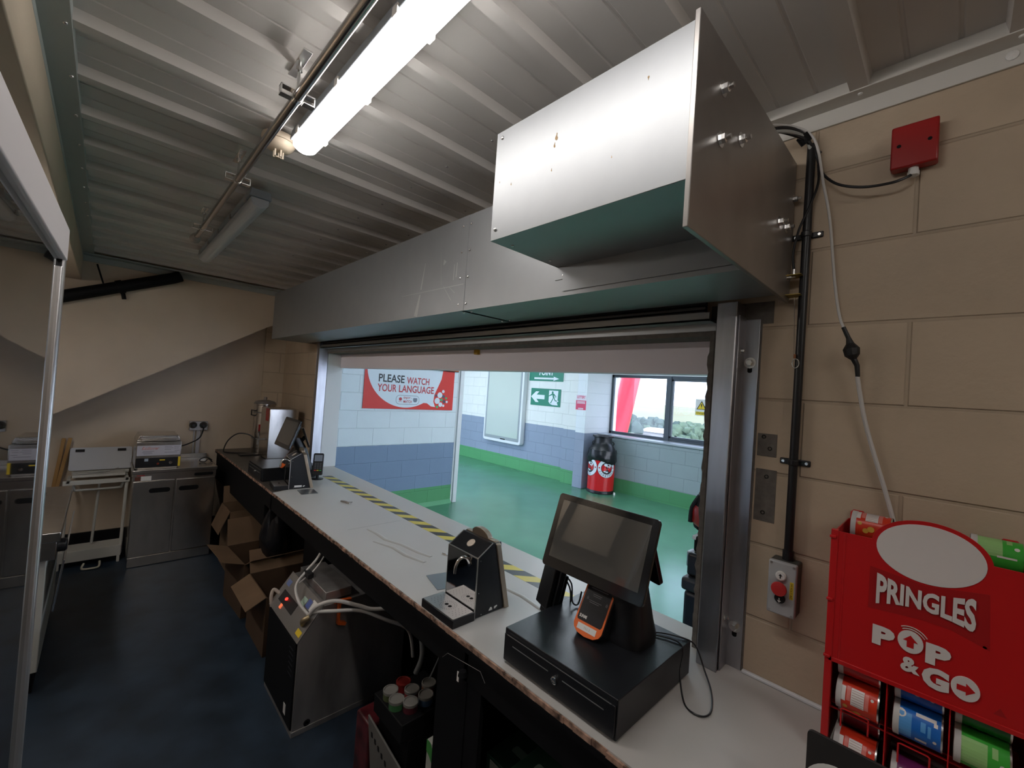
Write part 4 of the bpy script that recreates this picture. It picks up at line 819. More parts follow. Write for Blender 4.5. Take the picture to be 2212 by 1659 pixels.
# fryer / bain marie on the left
t = thing('bain_marie', 'stainless steel counter unit with a black knob on the left beyond the tall glass cabinet', 'bain marie', (-.4, 3.7, 0))
tp = MB().box(-.72, -.105, 3.14, 4.30, .795, .845); build('top', tp, M_st, t, bevel=.004)
build('glass_well', MB().box(-.55, -.22, 3.55, 4.1, .8455, .850), mat('dark_green_glass', (.05, .09, .08), .1), t)
build('upper_body', MB().box(-.70, -.118, 3.16, 4.28, .70, .795), M_st, t, bevel=.003)
build('knob', MB().lathe([(.034, 0), (.034, .03), (.026, .036), (0, .036)], (-.118, 3.28, .738), 20, 'x'), M_blk, t, bevel=.002)
build('drop_front', MB().slab((-.118, 3.20, .42), (0, 1, 0), Vector((.10, 0, 1)).normalized(), [(0, 0), (1.04, 0), (1.04, .26), (0, .26)], .008), mat('bright_steel', (.75, .78, .82), .18, 1), t, bevel=.001)
build('lower_body', MB().box(-.66, -.15, 3.20, 4.24, .12, .70), M_tw, t, bevel=.004)
build('base_frame', MB().box(-.68, -.165, 3.24, 4.22, .0, .12), M_blkm, t)
# ---------------------------------------------------------------- tall glass door cabinet at the very left
FA = .0307; FX, FY = -.1035, 0.0
Mf = Matrix.Translation((FX, FY, 0)) @ Matrix.Rotation(-FA, 4, 'Z')        # local: y along the door, x = 0 front plane, body towards -x
t = thing('display_fridge', 'tall glass door display cabinet with a silver frame at the left of the picture', 'display cabinet', (FX, .7, 0))
y0, y1, TZ = .20, 1.222, 1.972
build('body', MB().box(-.72, -.70, y0, y1, 0, TZ, Mf).box(-.70, -.045, y0, y0+.03, 0, TZ, Mf).box(-.70, -.045, y1-.03, y1, 0, TZ, Mf).box(-.70, -.045, y0, y1, TZ-.03, TZ, Mf).box(-.70, -.045, y0, y1, 0, .12, Mf), mat('cabinet_grey', (.12, .12, .12), .4, .3), t)
dr = MB().box(-.040, 0, y1-.022, y1, .10, TZ-.012, Mf).box(-.040, 0, y0, y0+.05, .10, TZ-.02, Mf).box(-.040, 0, y0, y1, .10, .18, Mf)
d = build('door_frame', dr, mat('anodised_silver', (.62, .61, .61), .3, .85), t, bevel=.006, seg=3)
build('top_rail', MB().box(-.040, .001, y0, y1-.002, TZ-.058, TZ+.008, Mf), mat('pale_enamel', (.66, .62, .63), .4), d, bevel=.004)
build('gasket', MB().box(-.030, -.004, y1-.028, y1-.022, .18, TZ-.058, Mf), M_blk, d)
build('inner_bead', MB().box(-.028, -.002, y1-.034, y1-.028, .18, TZ-.072, Mf), mat('anodised_silver'), d, bevel=.002)
gm = mat('cabinet_glass', (.02, .02, .02), .02, spec=1.0, ior=4.0)
build('glass', MB().box(-.016, -.008, y0+.05, y1-.032, .17, TZ-.058, Mf), gm, d)
# things on the left wall that show only as reflections in the till screen
t = thing('wall_frame', 'black steel U shaped hanging frame on the left block wall', 'frame', (-.94, 2.14, 1.76))
build('frame', MB().box(-.95, -.90, 1.84, 1.89, 1.74, 2.39).box(-.95, -.90, 2.40, 2.45, 1.74, 2.39).box(-.95, -.90, 1.84, 2.45, 1.74, 1.79), M_blkm, t, bevel=.002)
t = thing('sign', 'orange red sign with black LADIES lettering on the left block wall', 'sign', (-.945, 1.56, 1.5))
bd = build('board', MB().box(-.95, -.943, 1.33, 1.80, 1.46, 1.71), mat('grey_board', (.30, .29, .30), .5), t)
build('red_field', MB().box(-.944, -.942, 1.34, 1.77, 1.46, 1.69), mat('orange_red_print', (.70, .09, .02), .4), bd)
text('lettering', 'LADIES', (-.9415, 1.555, 1.56), (0, 1, 0), UZ, M_blk, bd, h=.085, w=.36, align='C', bold=.03)
# ================================================================ UNDER THE COUNTER
t = thing('python_chiller', 'dark steel drinks chiller unit with a sloping control panel on the floor under the counter', 'chiller', (1.0, 2.4, 0))
x0, x1, y0, y1 = .752, 1.33, 2.135, 2.60
build('body', MB().prism([(x0, .02), (x0, .445), (.862, .592), (x1, .60), (x1, .02)], y0, y1, 'y'), M_stdk, t, bevel=.002)
build('base', MB().box(x0-.004, x1, y0-.004, y1, 0, .025), M_stdk, t, bevel=.001)
sd_ = build('side_cover', MB().box(x0-.008, x0, y0+.01, y1-.005, .03, .44), M_blkm, t, bevel=.001)
vs = MB()
for k in range(6): vs.box(x0-.0095, x0-.008, y0+.03, y0+.09, .27+k*.025, .276+k*.025)
build('vent', vs, M_blk, sd_)
lbl(build('sticker', MB().box(x0-.009, x0-.008, 2.22, 2.25, .06, .11), M_white, sd_), 'small pale sticker')
u = Vector((0, -1, 0)); v = Vector((.112, 0, .150)).normalized(); o_ = Vector((x0-.004, y1, .452))
p = build('control_panel', MB().slab(o_+u*.235+v*.09, u, v, rrect(.475, .19, .002), .003), mat('brushed_panel', (.40, .39, .385), .35, .8), t)
def pan(nm, a, b, w_, h_, m_, lb=None):
    q = build(nm, MB().slab(o_+u*a+v*b+u.cross(v)*.003, u, v, [(0, 0), (w_, 0), (w_, h_), (0, h_)], .0008), m_, p)
    if lb: lbl(q, lb)
pan('mark', .05, .045, .22, .055, mat('panel_black', (.02, .02, .022), .4)); pan('sticker', .27, .10, .05, .05, mat('mint', (.45, .60, .50), .5), 'green and white sticker'); pan('sticker', .33, .12, .05, .04, mat('blue_label', (.10, .14, .40), .5), 'blue sticker'); pan('sticker', .37, .12, .06, .05, M_white, 'white sticker')
pan('sticker', .40, .015, .055, .025, M_yel, 'yellow warning sticker'); pan('badge', .02, .12, .05, .03, mat('badge_blue', (.15, .2, .4), .4), 'round blue badge')
lbl(build('power_lamp', MB().lathe([(.010, 0), (.008, .008), (0, .009)], o_+u*.135+v*.075+u.cross(v)*.003, 16, 'z'), mat('red_lamp', (.8, .02, .02), .3, emit=(1, .03, .02), es=1.6), p, smooth=True), 'glowing red lamp')
lbl(build('square_lamp', MB().slab(o_+u*.125+v*.035+u.cross(v)*.003, u, v, rrect(.022, .022, .002), .004), mat('orange_neon', (.5, .12, .06), .3, emit=(1, .2, .08), es=.35), p), 'dull orange square lamp')
fx = build('front_mark', MB().lathe([(.016, 0), (.016, -.002), (.008, -.002), (.008, 0)], (.820, y0, .04), 20, 'y'), M_blk, t)
build('motor_box', MB().box(.875, 1.01, 2.16, 2.54, .60, .645), M_stdk, t, bevel=.003)
rd = MB().tube([(.775, 2.20, .50), (.77, 2.19, .545), (.79, 2.185, .555)], .012, 10, 4)
lbl(build('brass_fitting', MB().tube([(.79, 2.19, .50), (.775, 2.16, .535), (.80, 2.15, .55)], .014, 10, 3), mat('dull_brass', (.38, .30, .18), .4, .8), t, smooth=True), 'brass fitting')
t = thing('orange_strap', 'bent orange plastic strap on the top edge of the chiller', 'strap', (.95, 2.12, .5))
build('strap', MB().prism([(.905, .60), (.925, .606), (.925, .49), (.965, .476), (.97, .49), (.935, .505), (.935, .59), (.99, .596), (.99, .606), (.905, .612)], 2.105, 2.128, 'y'), mat('orange_plastic', (.60, .10, .015), .4), t, bevel=.001)
tag(build('white_hose', MB().tube([(.80, 2.18, .535), (.83, 2.14, .60), (.90, 2.09, .625), (.99, 2.03, .60), (1.05, 1.98, .585), (1.17, 1.90, .60), (1.26, 1.88, .62)], .0095, 12, 8).tube([(.82, 2.17, .56), (.88, 2.08, .585), (1.0, 2.02, .575), (1.10, 1.95, .53), (1.22, 1.92, .45), (1.26, 1.92, .30)], .0085, 12, 8), M_cable_w, smooth=True), 'pair of thick white insulated hoses from the chiller running under the counter', 'hose')
tag(build('white_hose', MB().tube([(.81, 2.19, .54), (.785, 2.26, .58), (.80, 2.37, .62), (.86, 2.42, .66), (.93, 2.44, .72), (.97, 2.46, .79), (.98, 2.47, .86)], .007, 12, 8).tube([(.84, 2.44, .60), (.90, 2.40, .67), (.97, 2.44, .74), (.985, 2.48, .86)], .0045, 10, 8), M_cable_w, smooth=True), 'white hoses looping up from the chiller panel to the counter underside', 'hose')
build('valve', MB().box(.855, .885, 2.36, 2.44, .64, .67), M_blk, bpy.data.objects['python_chiller'], bevel=.004)
tag(build('hose_loop', MB().tube([(.79, 2.58, .50), (.765, 2.61, .52), (.75, 2.60, .49), (.752, 2.585, .44)], .009, 10, 6), mat('beige_hose', (.45, .38, .33), .5), smooth=True), 'short beige hose bend at the left end of the chiller', 'hose')
t = thing('carbonator', 'black box unit with a yellow label on top standing behind the chiller', 'carbonator', (1.2, 2.6, 0))
build('body', MB().box(1.06, 1.44, 2.70, 3.05, 0, .62), M_blkm, t, bevel=.006); lbl(build('label', MB().box(1.10, 1.15, 2.80, 2.92, .62, .6212), mat('dull_yellow', (.35, .26, .03), .5), t), 'yellow label')
# hanging cables
tag(build('grey_hose', MB().tube([(1.05, 1.62, .80), (1.07, 1.60, .68), (1.07, 1.56, .56), (1.05, 1.57, .48)], .011, 10, 6), M_cable_g, smooth=True), 'thick grey hose hanging down to the packs of tins', 'hose')
tag(build('thin_cables', MB().tube([(1.03, 1.60, .80), (1.06, 1.58, .68), (1.08, 1.56, .62)], .003, 6, 6).tube([(1.09, 1.50, .80), (1.11, 1.48, .70), (1.10, 1.46, .62), (1.06, 1.48, .50)], .003, 6, 6).tube([(1.10, 1.42, .80), (1.12, 1.42, .70), (1.11, 1.45, .62), (1.09, 1.46, .52)], .003, 6, 6), M_cable_g, smooth=True), 'thin grey cables dangling beside the grey hose', 'cables')
t = thing('hanger_tag', 'thin wire hanger with a white tag hooked under the counter front', 'hanger', (.91, 1.1, .80))
build('wire', MB().tube([(.908, 1.20, .785), (.908, 1.172, .812), (.908, 1.00, .838), (.908, .975, .815)], .0007, 6), M_stdk, t)
lbl(build('tag', MB().slab((.9, 1.098, .775), NX, Vector((.1, .1, 1)).normalized(), rrect(.010, .030, .001), .001), M_white, t), 'white tag'); build('knob', MB().lathe([(.016, 0), (.012, .015), (0, .017)], (.9, 1.075, .79), 12, 'z'), M_blkm, t)
# packs of tins
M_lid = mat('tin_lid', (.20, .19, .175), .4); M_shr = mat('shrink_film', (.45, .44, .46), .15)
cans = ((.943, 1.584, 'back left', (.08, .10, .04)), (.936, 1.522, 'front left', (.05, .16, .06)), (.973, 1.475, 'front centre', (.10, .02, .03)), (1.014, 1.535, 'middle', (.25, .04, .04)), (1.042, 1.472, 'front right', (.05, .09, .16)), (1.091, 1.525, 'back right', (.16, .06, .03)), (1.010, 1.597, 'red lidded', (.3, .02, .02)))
c0 = None
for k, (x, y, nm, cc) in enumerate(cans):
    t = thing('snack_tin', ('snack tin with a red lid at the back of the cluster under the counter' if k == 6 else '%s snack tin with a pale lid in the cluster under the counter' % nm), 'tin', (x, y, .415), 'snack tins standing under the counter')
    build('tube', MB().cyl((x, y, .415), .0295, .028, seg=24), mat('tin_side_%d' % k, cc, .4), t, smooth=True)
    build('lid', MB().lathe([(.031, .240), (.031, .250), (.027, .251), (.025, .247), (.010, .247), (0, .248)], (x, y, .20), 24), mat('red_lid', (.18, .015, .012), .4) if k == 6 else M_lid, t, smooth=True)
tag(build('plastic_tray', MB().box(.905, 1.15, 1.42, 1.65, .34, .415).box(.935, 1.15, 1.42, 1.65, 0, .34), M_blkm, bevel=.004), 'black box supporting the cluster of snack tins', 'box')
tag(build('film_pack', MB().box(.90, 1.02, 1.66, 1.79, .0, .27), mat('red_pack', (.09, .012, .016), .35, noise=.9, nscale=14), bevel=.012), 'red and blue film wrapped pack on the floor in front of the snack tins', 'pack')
t = thing('crate', 'pale grey perforated crate side on the floor under the counter', 'crate', (.95, 1.45, 0))
build('side', MB().slab((.905, 1.60, .14), Vector((.05, -1, 0)).normalized(), Vector((0, .25, 1)).normalized(), [(-.03, -.14), (.42, -.14), (.42, .06), (-.03, .18)], .008), mat('crate_grey', (.13, .125, .115), .6, noise=.2, nscale=8), t, bevel=.002)
hl = MB()
for i in range(5): hl.slab((.897, 1.60, .14), Vector((.05, -1, 0)).normalized(), Vector((0, .25, 1)).normalized(), rrect(.012, .02, .003, 3, .0+.025*i, .12-.012*i), .001)
build('hole', hl, M_blkm, t)
t = thing('carton', 'white and green carton standing open at the bottom of the view under the counter', 'carton', (.95, 1.26, 0))
build('box', MB().box(.93, 1.05, 1.14, 1.285, 0, .44), mat('carton_white', (.42, .42, .38), .5), t, bevel=.002); lbl(build('stripe', MB().slab((.9295, 1.285, .30), NX, UZ, [(0, .14), (.02, .14), (.145, .02), (.145, -.02), (.02, .09), (0, .10)], .0008), mat('leaf_green', (.05, .25, .05), .5), t), 'green stripe')
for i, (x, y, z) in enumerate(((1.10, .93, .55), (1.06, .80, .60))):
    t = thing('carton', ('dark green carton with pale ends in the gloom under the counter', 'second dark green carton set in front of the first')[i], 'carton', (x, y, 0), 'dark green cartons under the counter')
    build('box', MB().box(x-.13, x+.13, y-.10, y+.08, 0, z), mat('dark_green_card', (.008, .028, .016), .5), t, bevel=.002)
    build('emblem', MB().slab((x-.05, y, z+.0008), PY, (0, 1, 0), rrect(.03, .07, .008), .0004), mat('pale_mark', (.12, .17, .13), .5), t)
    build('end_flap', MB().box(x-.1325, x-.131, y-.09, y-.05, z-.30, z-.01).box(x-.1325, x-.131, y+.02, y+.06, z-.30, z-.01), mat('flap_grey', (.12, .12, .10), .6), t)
# cardboard boxes at the far end
def opbox(name, label, x0, x1, y0, y1, h, flaps, rz=0, m=None):
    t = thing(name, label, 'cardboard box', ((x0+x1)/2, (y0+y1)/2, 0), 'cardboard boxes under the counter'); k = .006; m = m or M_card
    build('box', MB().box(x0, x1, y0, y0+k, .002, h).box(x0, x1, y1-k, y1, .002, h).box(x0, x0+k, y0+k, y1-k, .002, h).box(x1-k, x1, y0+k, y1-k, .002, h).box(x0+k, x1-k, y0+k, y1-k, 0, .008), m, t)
    for f in flaps:
        side, ang, L = f
        if side == 'f': O, u_, v_ = (x0, y0, h), Vector((1, 0, 0)), Vector((0, -math.cos(ang), math.sin(ang))); Wd_ = x1-x0
        elif side == 'b': O, u_, v_ = (x0, y1, h), Vector((1, 0, 0)), Vector((0, math.cos(ang), math.sin(ang))); Wd_ = x1-x0
        elif side == 'l': O, u_, v_ = (x0, y0, h), Vector((0, 1, 0)), Vector((-math.cos(ang), 0, math.sin(ang))); Wd_ = y1-y0
        else: O, u_, v_ = (x1, y0, h), Vector((0, 1, 0)), Vector((math.cos(ang), 0, math.sin(ang))); Wd_ = y1-y0
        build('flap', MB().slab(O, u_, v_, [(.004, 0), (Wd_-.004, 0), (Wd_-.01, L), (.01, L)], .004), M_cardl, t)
    t.rotation_euler.z = rz; return t
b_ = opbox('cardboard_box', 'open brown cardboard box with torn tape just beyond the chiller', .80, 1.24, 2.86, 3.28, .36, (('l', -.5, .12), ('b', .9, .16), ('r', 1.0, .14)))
lbl(build('tape', MB().box(.99, 1.05, 2.8585, 2.8605, .28, .35), mat('shiny_tape', (.5, .5, .5), .15), b_), 'shiny torn tape'); lbl(build('print', MB().box(.7985, .8005, 3.02, 3.14, .22, .32), mat('dark_print', (.06, .03, .02), .7), b_), 'dark printed patch')
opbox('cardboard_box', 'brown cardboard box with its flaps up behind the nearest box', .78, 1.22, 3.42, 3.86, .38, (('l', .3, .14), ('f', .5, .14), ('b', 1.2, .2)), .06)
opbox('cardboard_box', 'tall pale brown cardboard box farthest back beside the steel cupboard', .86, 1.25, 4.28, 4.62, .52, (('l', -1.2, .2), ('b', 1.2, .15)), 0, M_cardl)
t = thing('bin_bag', 'black plastic bag standing between the cardboard boxes under the counter', 'bag', (1.0, 3.52, .3))
build('bag', MB().lathe([(.06, .0), (.10, .05), (.11, .18), (.085, .30), (.04, .40), (.05, .45)], (.98, 3.40, .385), 14), M_bag, t, smooth=True)
t = thing('pan_lid', 'shiny metal pan lid on a black stem among the cardboard boxes at the back', 'pan lid', (1.0, 4.1, .4))
build('lid', MB().lathe([(0, .02), (.05, .018), (.08, .006), (.085, 0)], (.98, 4.05, .46), 24), M_chrome, t, smooth=True); build('stem', MB().cyl((.98, 4.05, .0), .02, .46), M_blkm, t)
# ================================================================ RED CRISPS RACK
t = thing('snack_rack', 'red metal crisps tin rack with white PRINGLES POP & GO lettering on the counter', 'display rack', (1.4, .035, CZ))
RX, YL, YR = 1.300, .190, -.124
M_let = mat('raised_white', (.66, .61, .59), .45)
dr_ = mat('red_dark_print', (.35, .009, .011), .35)
ov = [(.087*math.cos(a)-.0285+.035-.035, .075*math.sin(a)) for a in [PI*k/30 for k in range(31)]]
pn = [(-YL+.004, 1.137), (-YR-.002, 1.137), (-YR-.002, 1.440), (.062, 1.440)]
pn += [(-.028+.094*math.cos(a), 1.432+.070*math.sin(a)) for a in [math.radians(6+(168)*k/30) for k in range(31)]]
pn += [(-.118, 1.440), (-YL+.006, 1.440)]
hp = build('header_panel', MB().slab((RX, 0, 0), NX, UZ, pn, .002), M_red, t, bevel=.0006)
lbl(build('white_oval', MB().slab((RX-.002, -0.028*-1, 1.432), NX, UZ, circ(.085, 48, 0, 0, .062), .0012), M_let, hp, bevel=.0004), 'plain white oval')
build('dark_band', MB().slab((RX-.002, 0, 0), NX, UZ, [(-.122, 1.378), (-.122, 1.283), (-.03, 1.292), (.01, 1.290), (.065, 1.272), (.062, 1.382), (-.03, 1.366)], .0003), dr_, hp)
wd = .154
def arcP(a, b):
    c = (a-wd/2)/(wd/2); top = 1.3685-.0145*(1-c*c); bot = 1.297+.0155*(1-c*c); return a, bot+(top-bot)*b/.07
text('lettering', 'PRINGLES', (RX-.0024, .109, 0), NX, UZ, M_let, hp, h=.07, w=wd, bold=.036, depth=.0022, arc=arcP)
text('lettering', 'P', (RX-.002, .112, 1.208), NX, UZ, M_let, hp, h=.043, w=.038, bold=.06, depth=.0025)
text('lettering', 'P', (RX-.002, .025, 1.207), NX, UZ, M_let, hp, h=.043, w=.038, bold=.06, depth=.0025)
text('lettering', '&', (RX-.002, .063, 1.173), NX, UZ, M_let, hp, h=.032, w=.031, bold=.04, depth=.0025)
text('lettering', 'G', (RX-.002, .029, 1.158), NX, UZ, M_let, hp, h=.044, w=.041, bold=.06, depth=.0025)
def ring_arrow(cy, cz, rot):
    lbl(build('lettering_ring', MB().slab((RX-.002, cy, cz), NX, UZ, circ(.0205, 30, 0, 0, .0235), .0025), M_let, hp), 'letter O with an arrow inside')
    A = [(-.0055, -.012), (.0055, -.012), (.0055, .001), (.012, .001), (0, .014), (-.012, .001), (-.0055, .001)]
    if rot: A = [(b, -a) for a, b in A]
    lbl(build('arrow', MB().slab((RX-.0046, cy, cz), NX, UZ, A, .0004), M_red, hp), 'red arrow')
ring_arrow(.049, 1.238, 0); ring_arrow(-.0345, 1.1825, 1)
for k in range(2):
    a0 = MB(); r_o, r_i = .0275+.0045*k, .0262+.0045*k; P = [(r_o*math.cos(a), r_o*math.sin(a)*1.08) for a in [math.radians(35+85*q/12) for q in range(13)]]+[(r_i*math.cos(a), r_i*math.sin(a)*1.08) for a in [math.radians(120-85*q/12) for q in range(13)]]
    build('motion_line', a0.slab((RX-.002, .049, 1.236), NX, UZ, P, .002), M_let, hp)
build('triangle_mark', MB().slab((RX-.002, -.082, 1.155), NX, UZ, [(-.009, 0), (.009, 0), (0, .015)], .0003), dr_, hp); build('dot', MB().slab((RX-.002, -.058, 1.276), NX, UZ, circ(.003, 12), .0003), dr_, hp)
fr = MB().box(RX, 1.49, YL-.002, YL+.001, CZ+.006, 1.440).box(RX, 1.49, YR-.001, YR+.002, CZ+.006, 1.440).box(1.488, 1.491, YR, YL, CZ+.006, 1.44)
for y in (YL, YR): fr.box(RX-.004, RX+.010, y-.007, y+.007, CZ, 1.442)
build('side_panel', fr, M_red, t, bevel=.001)
fl = MB().box(RX-.003, RX+.001, YL-.022, YL-.018, 1.14, 1.438).box(RX-.004, RX+.002, YR, YL, 1.130, 1.140)
for z in (1.425, 1.275, 1.14): fl.box(RX-.008, RX, YL-.004, YL+.009, z-.003, z+.003)
build('folded_edge', fl, M_red, t, bevel=.001)
for y in (.083, -.0155): build('divider', MB().box(RX+.004, 1.488, y-.001, y+.001, CZ+.01, 1.43), M_red, t)
for k, z in enumerate((1.012,)): build('shelf', MB().box(RX+.05, 1.488, YR+.002, YL-.002, z-.004, z-.002), M_red, t); build('shelf_wire', MB().tube([(RX+.03, YL, z-.004), (RX+.03, YR, z-.004)], .0022, 8), M_red, t)
for y0_, z0_ in ((.160, 1.031), (.060, 1.014), (-.040, .995)):
    build('wire_loop', MB().tube([(RX-.003, y0_, z0_-.040), (RX-.004, y0_, z0_), (RX-.004, y0_-.003, z0_+.002), (RX-.004, y0_-.046, z0_+.002), (RX-.004, y0_-.049, z0_), (RX-.003, y0_-.049, z0_-.035)], .0017, 8), M_red, t, smooth=True)
for y0_ in (.184, -.083): build('hanging_loop', MB().tube([(1.489, y0_, 1.425), (1.489, y0_, 1.458), (1.489, y0_-.004, 1.463), (1.489, y0_-.024, 1.463), (1.489, y0_-.028, 1.458), (1.489, y0_-.028, 1.425)], .0028, 8), M_red, t, smooth=True)
def tin(x, y, z, col, lb, deco, rot=0.0):
    """short tin lying on its side: lid at the +y end"""
    t = thing('crisps_tin', lb, 'tin', (x, y, z), 'short crisps tins in the red rack'); r = .0365; L = .078
    build('tube', MB().lathe([(r, -.004), (r, -L+.002)], (x, y, z), 40, 'y'), mat('tin_'+col[0], col[1], .3, noise=0), t, smooth=True)
    build('lid', MB().lathe([(r+.0015, -.010), (r+.0015, 0), (r-.004, .001), (r-.005, -.002), (0, -.002)], (x, y, z), 36, 'y'), mat('clear_grey_lid', (.55, .53, .52), .3), t, smooth=True)
    build('metal_rim', MB().lathe([(r+.0008, -L), (r+.0008, -L+.003), (r-.003, -L+.003)], (x, y, z), 36, 'y').lathe([(r-.001, -L), (0, -L+.002)], (x, y, z), 30, 'y'), M_bolt, t, smooth=True)
    def wrap(ya, yb, a0, a1, m_, nm='printed_patch', R=.0004):
        mb = MB(); n_ = 8; vs = []
        for k in range(n_+1):
            a = math.radians(a0+(a1-a0)*k/n_+rot)          # 0 = facing the aisle (-x), positive upwards
            for yy in (ya, yb): vs.append((x-(r+R)*math.cos(a), y-yy, z+(r+R)*math.sin(a)))
        mb.add(vs, [(2*k, 2*k+1, 2*k+3, 2*k+2) for k in range(n_)]); return build(nm, mb, m_, t)
    def blob(yc, ac, rr, m_, n_=14, asp=1.0, nm='printed_crisp'):
        vs = []
        for k in range(n_):
            q = 2*PI*k/n_; a = math.radians(ac+rot)+rr*asp*math.sin(q)/r; vs.append((x-(r+.0008)*math.cos(a), y-yc-rr*math.cos(q), z+(r+.0008)*math.sin(a)))
        return build(nm, MB().add(vs, [tuple(range(n_))]), m_, t)
    wh = mat('print_white', (.70, .66, .64), .35); pk = mat('print_pink', (.68, .20, .17), .35); gd = mat('print_gold', (.62, .36, .06), .35)
    if deco == 'red':
        wrap(.010, .018, -5, 45, wh); wrap(.020, .027, 0, 50, pk); wrap(.028, .052, -12, 48, wh, R=.0005); wrap(.053, .060, -10, 45, pk); blob(.066, 32, .003, wh); blob(.058, -48, .005, wh, asp=.8); blob(.018, -25, .0045, gd); blob(.040, -42, .007, gd); blob(.030, -50, .006, gd)
        for k in range(7): wrap(.0295, .051, -9+k*8, -7+k*8, mat('print_line', (.45, .30, .28), .5), 'printed_line', R=.0007)
    elif deco == 'blue':
        wrap(.006, .030, -35, 45, mat('print_sky', (.10, .33, .70), .35)); wrap(.036, .068, 46, 58, wh); wrap(.064, .070, 34, 46, wh); wrap(.036, .054, -35, -24, wh, R=.0006); blob(.012, 40, .009, wh); wrap(.044, .052, 5, 35, mat('print_sky'), R=.0006); wrap(.055, .060, -5, 30, mat('print_sky'), R=.0006); blob(.066, -12, .003, wh)
    elif deco == 'green':
        wrap(.006, .046, -30, 50, mat('print_pale_green', (.30, .55, .20), .35)); wrap(.052, .060, 20, 50, mat('print_pale_green'), R=.0006); blob(.066, 5, .004, wh); wrap(.038, .066, -32, -26, wh, R=.0006)
    elif deco == 'bar': wrap(.026, .052, -40, -12, wh, 'barcode'); 
    elif deco == 'dots': blob(.018, 40, .005, wh); blob(.036, 38, .006, mat('print_lilac', (.5, .35, .5), .4)); blob(.06, 35, .004, wh)
    return t
RED_, BLU, GRN, DGR, PUR = ('red', (.62, .04, .015)), ('blue', (.015, .14, .52)), ('green', (.05, .40, .045)), ('dark_green', (.01, .13, .02)), ('purple', (.16, .02, .11))
tin(1.341, .173, 1.052, RED_, 'bright red crisps tin at the left of the rack just under the red panel', 'red')
tin(1.354, .173, 1.1262, ('deep_red', (.42, .02, .02)), 'darker red crisps tin half hidden behind the bottom of the red panel on the left', 'bar', 60)
tin(1.341, .173, .930, RED_, 'lower red crisps tin on the left above the black card', 'red', 8)
tin(1.392, .173, .990, ('wine', (.20, .01, .02)), 'wine red tin in shadow between the two front red tins', 'none')
tin(1.341, .071, 1.052, BLU, 'bright blue crisps tin in the middle column of the rack', 'blue')
tin(1.354, .071, 1.1262, ('deep_blue', (.012, .08, .38)), 'darker blue tin peeping out behind the panel bottom in the middle', 'dots', -40)
tin(1.341, .071, .928, PUR, 'purple crisps tin at the bottom of the middle column', 'dots')
tin(1.341, -.023, 1.052, GRN, 'light green crisps tin in the right column of the rack', 'green')
tin(1.354, -.023, 1.1262, DGR, 'dark green tin above the light green one at the right', 'none')
tin(1.425, .173, 1.436, RED_, 'red crisps tin lying in the open top of the rack at the left', 'red', 50)
tin(1.425, -.035, 1.436, GRN, 'green crisps tin lying in the open top of the rack at the right', 'green', 40)
# black card sign standing in front
t = thing('card_sign', 'black card with rounded corner and white round print at the bottom edge', 'sign', (1.055, .13, CZ))
cd = build('card', MB().slab((1.05, .09, 1.0), NX, UZ, rrect(.18, .188, .010), -.006), mat('black_card', (.022, .02, .02), .6), t, bevel=.0006)
lbl(build('round_print', MB().slab((1.0495, .125, .985), NX, UZ, circ(.060, 40, 0, 0, .066), .0006), M_white, cd), 'white disc'); lbl(build('red_print', MB().slab((1.0488, .115, .99), NX, UZ, circ(.040, 30, 0, 0, .046), .0004), mat('card_red', (.45, .02, .04), .5), cd), 'dark red inner disc'); build('inner_print', MB().slab((1.0483, .11, .988), NX, UZ, circ(.030, 30, 0, 0, .036), .0004), M_white, cd)
build('easel', MB().prism([(1.056, .90), (1.12, .90), (1.056, 1.06)], .07, .11, 'y'), M_blkm, t)
# ================================================================ CONCOURSE THINGS
PYY = 5.198
t = thing('poster', 'red and white PLEASE WATCH YOUR LANGUAGE sign on the block wall beyond the hatch', 'sign', (3.08, PYY, 1.38))
bd = build('board', MB().box(2.385, 3.778, PYY-.010, PYY, 1.383, 2.30), M_reds, t)
M_pw = mat('poster_white', (.72, .77, .84), .4); M_pk = mat('poster_black', (.02, .02, .025), .4); M_pr = mat('poster_text_red', (.52, .05, .06), .4)
bub = [(2.985+.575*math.cos(a), 1.95+.545*math.sin(a)) for a in [math.radians(170+130*k/30) for k in range(31)]]
bub += [(3.33, 1.475), (3.40, 1.432), (3.47, 1.425), (3.435, 1.50), (3.445, 1.60), (3.50, 1.72), (3.55, 1.83), (3.575, 2.0), (3.5, 2.2), (2.5, 2.2)]
build('speech_bubble', MB().slab((0, PYY-.010, 0), PY, UZ, bub, .001), M_pw, bd)
TY = PYY-.0115
text('lettering', 'PLEASE', (2.575, TY, 1.735), PY, UZ, M_pk, bd, h=.105, w=.375, bold=.02); text('lettering', 'WATCH', (2.985, TY, 1.695+.035), PY, UZ, M_pr, bd, h=.095, w=.36, bold=.02)
text('lettering', 'YOUR', (2.565, TY, 1.61), PY, UZ, M_pr, bd, h=.10, w=.275, bold=.02); text('lettering', 'LANGUAGE', (2.875, TY, 1.61), PY, UZ, M_pr, bd, h=.10, w=.555, bold=.02)
bg_ = build('badge_outline', MB().slab((3.02, TY+.0008, 1.51), PY, UZ, rrect(.36, .125, .055), .0004), mat('badge_line', (.12, .13, .16), .4), bd); build('badge_fill', MB().slab((3.02, TY+.0002, 1.51), PY, UZ, rrect(.350, .115, .050), .0005), M_pw, bd)
